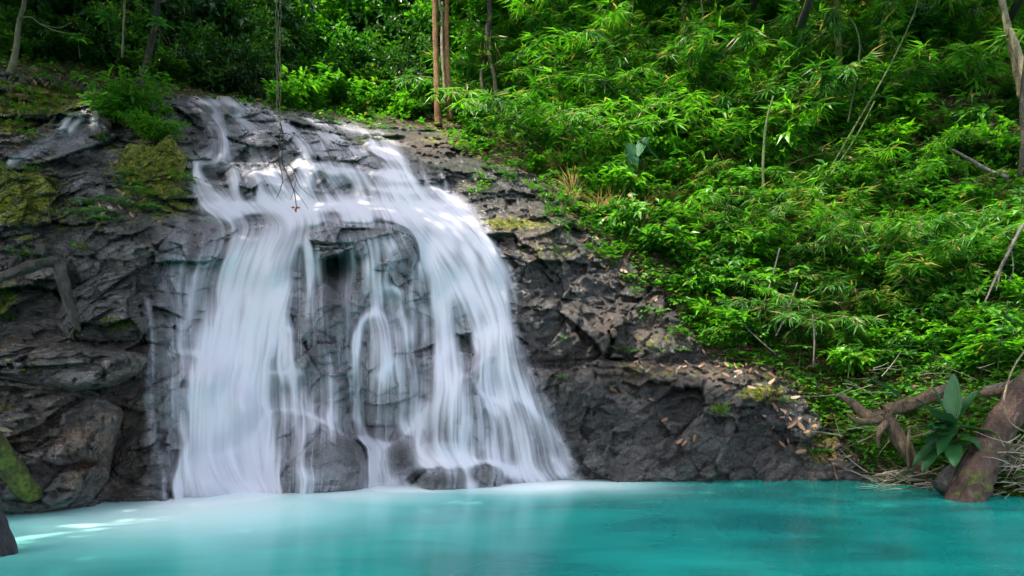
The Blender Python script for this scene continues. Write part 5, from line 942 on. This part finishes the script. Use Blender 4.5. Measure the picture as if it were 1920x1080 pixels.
# hanging vine over the upper cascade
vn = empty('hanging_vine', WP(524, 0, 14.2).ravel()); tag(vn, 'pale twisted vine hanging from the trees in front of the upper cascade', 'vine')
for k in range(4):
    pts = [(522+4*math.sin(k*1.7+t*.9)+R.uniform(-1.5, 1.5), -60+t*28, R.uniform(.5, .9), 14.2) for t in range(11+k % 2)]
    wood('vine_strand', pts, B_PALE, 5, .2, vn, step=.15)
for pts in [[(526, 230, 1.1), (532, 265, 1.1), (528, 300, 1), (540, 330, 1), (552, 360, .9), (556, 392, .8)], [(528, 235, .9), (522, 290, .8), (530, 340, .8), (518, 372, .5)], [(534, 265, .8), (556, 285, .7), (572, 300, .4)], [(530, 300, .8), (548, 315, .8), (562, 350, .6), (590, 372, .4)],
            [(540, 330, .7), (525, 350, .5)], [(552, 355, .7), (570, 380, .5), (578, 392, .3)], [(528, 280, .6), (510, 300, .3)], [(545, 320, .6), (556, 335, .6), (545, 375, .4)], [(534, 262, .6), (542, 250, .3)]]:
    wood('twig', [(a, b, r, 14.2) for a, b, r in pts], B_TWIG, 4, .2, vn, step=.15)
b = PB(); b.leaves([WP(554, 390, 14.2).ravel()]*3, [(-1, 0, .2), (1, 0, .1), (.2, -.3, -1)], [(0, -1, .3)]*3, .11, .06, [.6, .6, .6]); me = b.mesh('red_leaf', M_RED); ob('withered_leaf', me, vn, -vn.location)
# big-leaf plants
def blade(p, d, L, W, droop=.5, n=9, fold=.12, wave=0., shape=None):
    """one large leaf: midrib from p along d, arched, with side to side fold and wavy edge"""
    d = nrm(np.array(d, float)); C = arc(p, d, L, (0, 0, -droop), n); T = nrm(np.gradient(C, axis=0)); Sd = nrm(np.cross(T, UP)+1e-6); N = np.cross(Sd, T); t = np.linspace(0, 1, n)
    w_ = W*.5*(shape(t) if shape else np.sin(np.clip(t*.97+.03, 0, 1)**.75*math.pi)**.7); rows = []
    for s, f in ((-1, fold), (-.5, fold*.35), (0, 0), (.5, fold*.35), (1, fold)):
        rows.append(C+Sd*(s*w_)[:, None]+N*(f*w_*2+wave*W*np.sin(t*17+s*2)*abs(s))[:, None])
    V = np.stack(rows, 1).reshape(-1, 3); i = (np.arange(n-1)[:, None]*5+np.arange(4)[None]).ravel(); return V, np.stack([i, i+1, i+6, i+5], 1)
def big_leaf(parent, p, d, L, W, mat, **k):
    V, q = blade(p, d, L, W, **k); o = mk('leaf', V, q, mat, None, True, parent); return o
def big_mat(name, c1, c2, veins=30., gloss=.35):
    q = NT(name); n = q.noise(q.objc(), 4, 4); oi = q.n('ShaderNodeObjectInfo').outputs['Random']; c = q.mix(q.math('MULTIPLY_ADD', n, .6, q.math('MULTIPLY_ADD', oi, .7, -.15), clamp=True), c1, c2)
    b = q.n('ShaderNodeBsdfPrincipled', i_Roughness=gloss); q.l(c, b.inputs['Base Color']); wv = q.n('ShaderNodeTexWave', i_Scale=veins, i_Distortion=.6); q.l(q.objc(), wv.inputs['Vector'])
    q.l(q.bump(wv.outputs[0], .004, .8), b.inputs['Normal']); tr = q.n('ShaderNodeBsdfTranslucent'); q.l(c, tr.inputs[0]); m = q.n('ShaderNodeMixShader', i_0=.3); q.l(b.outputs[0], m.inputs[1]); q.l(tr.outputs[0], m.inputs[2]); q.l(m.outputs[0], q.out.inputs[0]); return q.m
M_BAN = big_mat('banana_leaf', (.012, .06, .022), (.03, .13, .03), 14); M_EAR = big_mat('arrow_leaf', (.04, .13, .06), (.09, .21, .10), 8, .25); M_BRD = big_mat('broad_leaf', (.03, .14, .015), (.09, .28, .03), 20, .4)
bp = WP(1787, 868, 13.0).ravel(); bn = empty('banana_plant', bp); tag(bn, 'young banana plant with long glossy dark leaves between the gnarled root and the logs', 'banana plant')
def px2(a, b_, c, d): return WP(a, b_, c).ravel()-bp
for (u0, v0, u1, v1, W, dr, dd) in [(1785, 790, 1788, 706, .27, .1, .15), (1790, 800, 1872, 818, .26, .5, -.3), (1780, 800, 1722, 752, .26, .2, .1), (1778, 815, 1738, 832, .24, .6, -.3), (1790, 812, 1836, 848, .26, .7, -.4), (1784, 800, 1752, 770, .3, .3, -.5), (1775, 785, 1640, 712, .14, .2, -.1), (1782, 820, 1712, 868, .26, .6, -.2), (1776, 800, 1745, 792, .3, .4, -.5), (1795, 795, 1760, 850, .24, .8, -.4), (1780, 798, 1755, 800, .22, .5, -.6), (1782, 815, 1700, 800, .28, .5, -.2), (1788, 830, 1850, 870, .26, .6, -.5), (1775, 830, 1730, 880, .24, .6, -.4), (1786, 790, 1830, 735, .26, .2, .2), (1780, 790, 1745, 722, .26, .2, .2), (1783, 830, 1790, 872, .26, .5, -.6)]:
    if u1 == 1640: u0, v0, u1, v1 = 1690, 745, 1635, 712
    a = px2(u0, v0, 12.9, 0); e = px2(u1, v1, 12.9+dd, 0); big_leaf(bn, a, (e-a)+UP*dr*.3, float(np.linalg.norm(e-a))*1.08, W*1.15, M_BAN, droop=dr, wave=.05, n=12)
    if u0 != 1690: wood_s = tube(np.array([[0, 0, 0], (a*.5)+np.array([.02, .02, .05]), a]), [.022, .016, .01], 6); mk('stalk', wood_s[0], [wood_s[1], np.asarray(wood_s[2])], M_CANE, parent=bn)
ep = WP(1208, 322, 20.2).ravel(); ee = empty('elephant_ear', ep); tag(ee, 'plant with big arrow shaped pale green leaves in the middle of the thicket', 'elephant ear plant')
ear = lambda t: np.where(t < .12, .25+t*4., np.where(t < .45, .95, .95*(1-(t-.45)/.55)**.8))
for (u0, v0, u1, v1, W) in [(1198, 262, 1240, 305, .42), (1180, 268, 1192, 312, .34), (1212, 258, 1198, 290, .34), (1176, 278, 1186, 318, .26)]:
    a = WP(u0, v0, 20).ravel()-ep; e = WP(u1, v1, 19.7).ravel()-ep; big_leaf(ee, a, e-a, float(np.linalg.norm(e-a))*1.15, W*1.3, M_EAR, droop=.1, shape=ear, wave=.02)
    s = tube(np.array([[0, 0, 0], a*.5+np.array([0, .05, .1]), a]), [.02, .015, .01], 5); mk('stalk', s[0], [s[1], np.asarray(s[2])], M_CANE, parent=ee)
def leafy(u, v, D, H, label, leaves, mat, L, W, cat='plant', lean=0., name='leafy_plant', whorl=False):
    p = WP(u, v, D).ravel(); r = empty(name, p); tag(r, label, cat); C = arc((0, 0, 0), (lean, -.15, 1), H, (lean, -.1, -.1), 10); s = tube(C, np.linspace(.012, .005, 10), 5); mk('stem', s[0], [s[1], np.asarray(s[2])], M_CANE, parent=r)
    for k in range(leaves):
        f = 1 if whorl else .25+.75*k/leaves; c = C[int(f*9)]; a = k*(6.283/leaves if whorl else 2.4)+R.uniform(-.2, .2); big_leaf(r, c, (math.cos(a), math.sin(a)-.25, R.uniform(-.1, .35)), L*R.uniform(.75, 1.15), W*R.uniform(.8, 1.1), mat, droop=.5, n=6, wave=.02)
leafy(1590, 712, 15.2, .75, 'plant with a whorl of long pointed leaves above the end of the long slab', 8, M_BRD, .34, .13, whorl=True)
leafy(1700, 712, 14.4, .9, 'plant with large ribbed bright leaves above the gnarled root', 11, M_BRD, .36, .17)
leafy(1745, 690, 14.4, .8, 'bright green plant with many drooping leaves right of the ribbed leaf plant', 13, M_BRD, .34, .10)
leafy(1605, 850, 14.9, .4, 'small plant with pointed leaves under the forked root', 9, M_BRD, .22, .09)
leafy(1498, 690, 15.9, .5, 'plant with spread broad leaves on the bank above the middle of the slab', 8, M_BRD, .32, .14, whorl=True)
leafy(1870, 700, 14.2, 1.5, 'tall dark plant with pointed leaves near the right edge', 20, M_BAN, .34, .13)
leafy(1880, 560, 16.4, 1.0, 'round leaved plant on the right edge of the slope', 18, M_BRD, .26, .2)
leafy(1560, 560, 17.2, .6, 'plant with pale wide bamboo like leaves, middle of the lower slope', 8, M_BRD, .42, .13, whorl=True)
leafy(287, 205, 16.6, .95, 'young plant with oval leaves rising above the leafy bush', 12, M_BRD, .24, .12, lean=.15)
leafy(150, 110, 17.2, .5, 'spray of long narrow leaves lit in the dark at the top left', 9, M_BRD, .34, .10, whorl=True)
leafy(205, 62, 16.8, .35, 'bright spray of drooping leaves in the dark top left, left one', 8, M_BRD, .36, .13, whorl=True)
leafy(300, 75, 16.8, .4, 'bright spray of drooping leaves in the dark top left, right one', 9, M_BRD, .36, .13, whorl=True)
leafy(1385, 740+60, 15.9, .1, 'tiny leafy plant low on the long slab', 5, M_BRD, .12, .06)
leafy(1040, 478, 17.6, .3, 'small bright plant on the olive rock shoulder', 7, M_BRD, .2, .09)
# the bush on the left ledge, tufts on the rocks
def one(mesh, u, v, s, name, label, cat, dD=-.05, rot=(.1, 0, 0), group=None):
    o = ob(name, mesh, None, at(u, v, dD), (rot[0], rot[1], R.uniform(0, 6.28)), s); tag(o, label, cat, group)
bush = proto([g_shrub(1., 22, .2, .06, .01, 1.6)], 'bush', M_FRN)[0]
one(bush, 235, 240, 1.25, 'leafy_bush', 'dense bright bush with narrow leaves, on the ledge left of the upper cascade', 'bush')
one(bush, 288, 270, .8, 'leafy_bush', 'smaller bright bush drooping at the right foot of the dense one', 'bush')
for u, v, s in [(20, 170, .5), (60, 185, .5), (95, 200, .45), (110, 170, .5), (30, 240, .4), (60, 265, .35), (130, 185, .35), (75, 215, .35), (10, 200, .4), (150, 175, .35), (45, 215, .3), (185, 262, .3), (85, 150, .4)]: one(R.choice(HB), u, v, s*2.0, 'herb', 'small green herb on the mossy top of the left bank', 'herb', group='herbs on the mossy left bank')
for u, v, s in [(255, 365, .4), (268, 395, .35), (245, 350, .3), (180, 400, .3), (165, 385, .3), (215, 385, .35), (195, 415, .3), (285, 395, .3), (235, 330, .25), (150, 405, .3)]: one(R.choice(FN), u, v, s*1.7, 'fern', 'small fern growing between the rocks below the moss, left bank', 'fern', group='ferns between the left rocks')
for u, v, s in [(30, 480, .4), (60, 490, .4), (155, 468, .4), (345, 350, .5), (340, 370, .4), (90, 545, .4), (5, 560, .4), (150, 628, .3), (10, 600, .35)]: one(R.choice(HB), u, v, s*1.6, 'herb', 'dark green herb tucked in a crack of the left rocks', 'herb', group='herbs in cracks of the left rocks')
one(GR_[0], 1352, 775, .8, 'grass_tuft', 'bright green tuft growing in the middle of the long slab', 'grass tuft'); one(HB[0], 1352, 780, .8, 'herb', 'leafy clump at the foot of the tuft on the long slab', 'herb')
one(HB[1], 1053, 713, .5, 'herb', 'tiny bright green herb in a crack close to the water fan', 'herb'); one(HB[2], 1175, 735+12, .3, 'herb', 'tiny yellow green sprout high on the long slab', 'herb'); one(HB[2], 1055, 635, .35, 'herb', 'tiny green sprout on the blocky rock beside the fall', 'herb')
for u, v in [(1540, 835), (1528, 850), (1555, 850), (1570, 820), (1450, 745), (1470, 755)]: one(R.choice(GR_[:2]+FN), u, v, .5, 'grass_tuft', 'short green tuft on the mossy end of the long slab', 'grass tuft', group='tufts on the mossy end of the slab')
for u, v in [(1140, 655), (1165, 660), (1190, 662), (1245, 662), (1275, 660), (1220, 655)]: one(R.choice(HB+FN), u, v, .45, 'herb', 'green herb rooted in the joint above the long slab', 'herb', group='herbs in the joint above the slab')
for u, v in [(900, 335), (905, 355), (890, 365), (915, 345)]: one(R.choice(HB), u, v, .7, 'herb', 'green herb on the dark rock right of the upper cascade', 'herb', group='herbs right of the upper cascade')
for u, v in [(690, 264), (705, 266), (718, 268)]: one(R.choice(GR_[:2]+FN), u, v, .45, 'grass_tuft', 'low green tuft on the crest right of the cascade', 'grass tuft', group='tufts on the crest')
one(bush, 1350, 655, .8, 'leafy_bush', 'bright bush with narrow leaves hanging over the rock left of the straw bamboo', 'bush')
# fallen leaves on the slab
LF = []
for k in range(4):
    V, q = blade((0, 0, 0), (1, 0, 0), .24, .085, droop=R.uniform(-.4, .5), n=7, fold=R.uniform(-.15, .2), wave=.04); o = mk('fallen_leaf', V, q, M_LIT, {'tint': np.full(len(V), .3+.15*k)}, True); LF.append(o.data); bpy.data.objects.remove(o)
def leaf_at(u, v, s, label, group=None, ang=None):
    e = 3.; D = frontD(np.array([u, u+e, u]), np.array([v, v, v+e])); P = WP(np.array([u, u+e, u]), np.array([v, v, v+e]), blurD(D)); n = np.cross(P[2]-P[0], P[1]-P[0]); n = n/np.linalg.norm(n); n = n if n[1] < 0 else -n
    a = R.uniform(0, 6.28) if ang is None else ang; ux = P[1]-P[0]; ux /= np.linalg.norm(ux); uy = np.cross(n, ux); x = ux*math.cos(a)+uy*math.sin(a); y = np.cross(n, x)
    from mathutils import Matrix
    o = ob('fallen_leaf', R.choice(LF)); M = Matrix(((x[0], y[0], n[0]), (x[1], y[1], n[1]), (x[2], y[2], n[2]))).to_4x4(); o.matrix_world = Matrix.Translation(Vector(P[0]+n*.06)) @ M @ Matrix.Scale(s, 4); tag(o, label, 'fallen leaf', group)
def blurD(D): return D*.25+D.mean()*.75
for u, v, s, lab in [(1143, 726, 1., 'single orange brown leaf lying high on the long slab'), (1216, 748, .6, 'tiny pale leaf below and right of the orange brown leaf'), (1250, 784, .9, 'pale leaf upper right in the small leaf group on the long slab'), (1273, 811, .8, 'pinkish leaf in the middle of the small leaf group on the long slab'),
                     (1304, 815, .8, 'pink leaf at the right of the small leaf group on the long slab'), (1272, 832, 1., 'large pale leaf standing lowest in the small leaf group on the long slab'), (1288, 826, .7, 'round pale leaf beside the lowest leaf of the small group on the slab')]: leaf_at(u, v, s, lab)
for u, v in [(100, 405), (60, 425), (20, 428), (96, 345), (10, 318), (60, 322), (235, 300), (250, 400), (300, 405), (345, 300), (330, 265), (228, 350)]: one(R.choice(HB+GR_[:2]), u, v, R.uniform(.35, .6), 'herb', 'small green tuft round the edge of a moss covered boulder', 'herb', group='tufts round the moss covered boulders')
G4 = 'dead leaves on the end of the long slab'
for k in range(56):
    u = R.gauss(1500, 60); v = 700+(u-1400)*.75+R.gauss(30, 32); leaf_at(u, min(v, 885), R.uniform(.5, 1.1), 'pale brown dead leaf among others on the end of the long slab', G4)
for k in range(34): u = R.uniform(1180, 1470); leaf_at(u, 688+R.gauss(0, 5)+(u-1180)*.02, R.uniform(.45, .9), 'brown dead leaf on the top ledge of the long slab', 'dead leaves on the top ledge of the slab')
for k in range(44): u = R.gauss(1160, 50); leaf_at(u, 500+(u-1160)*.9+R.gauss(0, 28), R.uniform(.5, 1.), 'pale dead leaf on the dry rock below the shrubs', 'dead leaves on the dry rock')
for k in range(34): leaf_at(R.uniform(180, 290), R.uniform(345, 420), R.uniform(.35, .7), 'brown dead leaf between the left bank rocks', 'dead leaves between the left rocks')
for k in range(26): leaf_at(R.uniform(0, 150), R.uniform(160, 265), R.uniform(.5, 1.), 'brown dead leaf on the top of the left bank', 'dead leaves on the left bank top')
leaf_at(222, 302, .5, 'small orange leaf on the moss beside the upper cascade'); leaf_at(800, 356, .5, 'yellow leaf stuck above the tiny trickles')
# twig piles
def twigs(lab, u0, u1, v0, v1, D, n, g=None):
    b = PB()
    for k in range(n):
        u = R.uniform(u0, u1); v = R.uniform(v0, v1); p = WP(u, v, D+R.uniform(-.4, .4)).ravel(); a = R.gauss(0, .5)+(math.pi if R.random() < .5 else 0); d = (math.cos(a), R.uniform(-.4, .4), math.sin(a)*.6+R.uniform(-.05, .25)); L = R.uniform(.25, .9)
        b.stem(arc(p, d, L, (0, 0, R.uniform(-.5, .5)), 6), np.linspace(R.uniform(.005, .013), .003, 6), 4, t=-2. if R.random() < .6 else -1.)
    o = ob('twig_pile', b.mesh('twig_pile', M_TWG)); tag(o, lab, 'twig pile', kind='stuff')
twigs('tangle of dead twigs at the water edge left of the short grey log', 1625, 1770, 885, 918, 13.9, 90); twigs('heap of dead twigs and bark at the right edge beside the big log', 1862, 1960, 830, 930, 12.6, 130)
twigs('dry sticks strewn on the bank above the gnarled root', 1560, 1900, 690, 830, 14.6, 90)
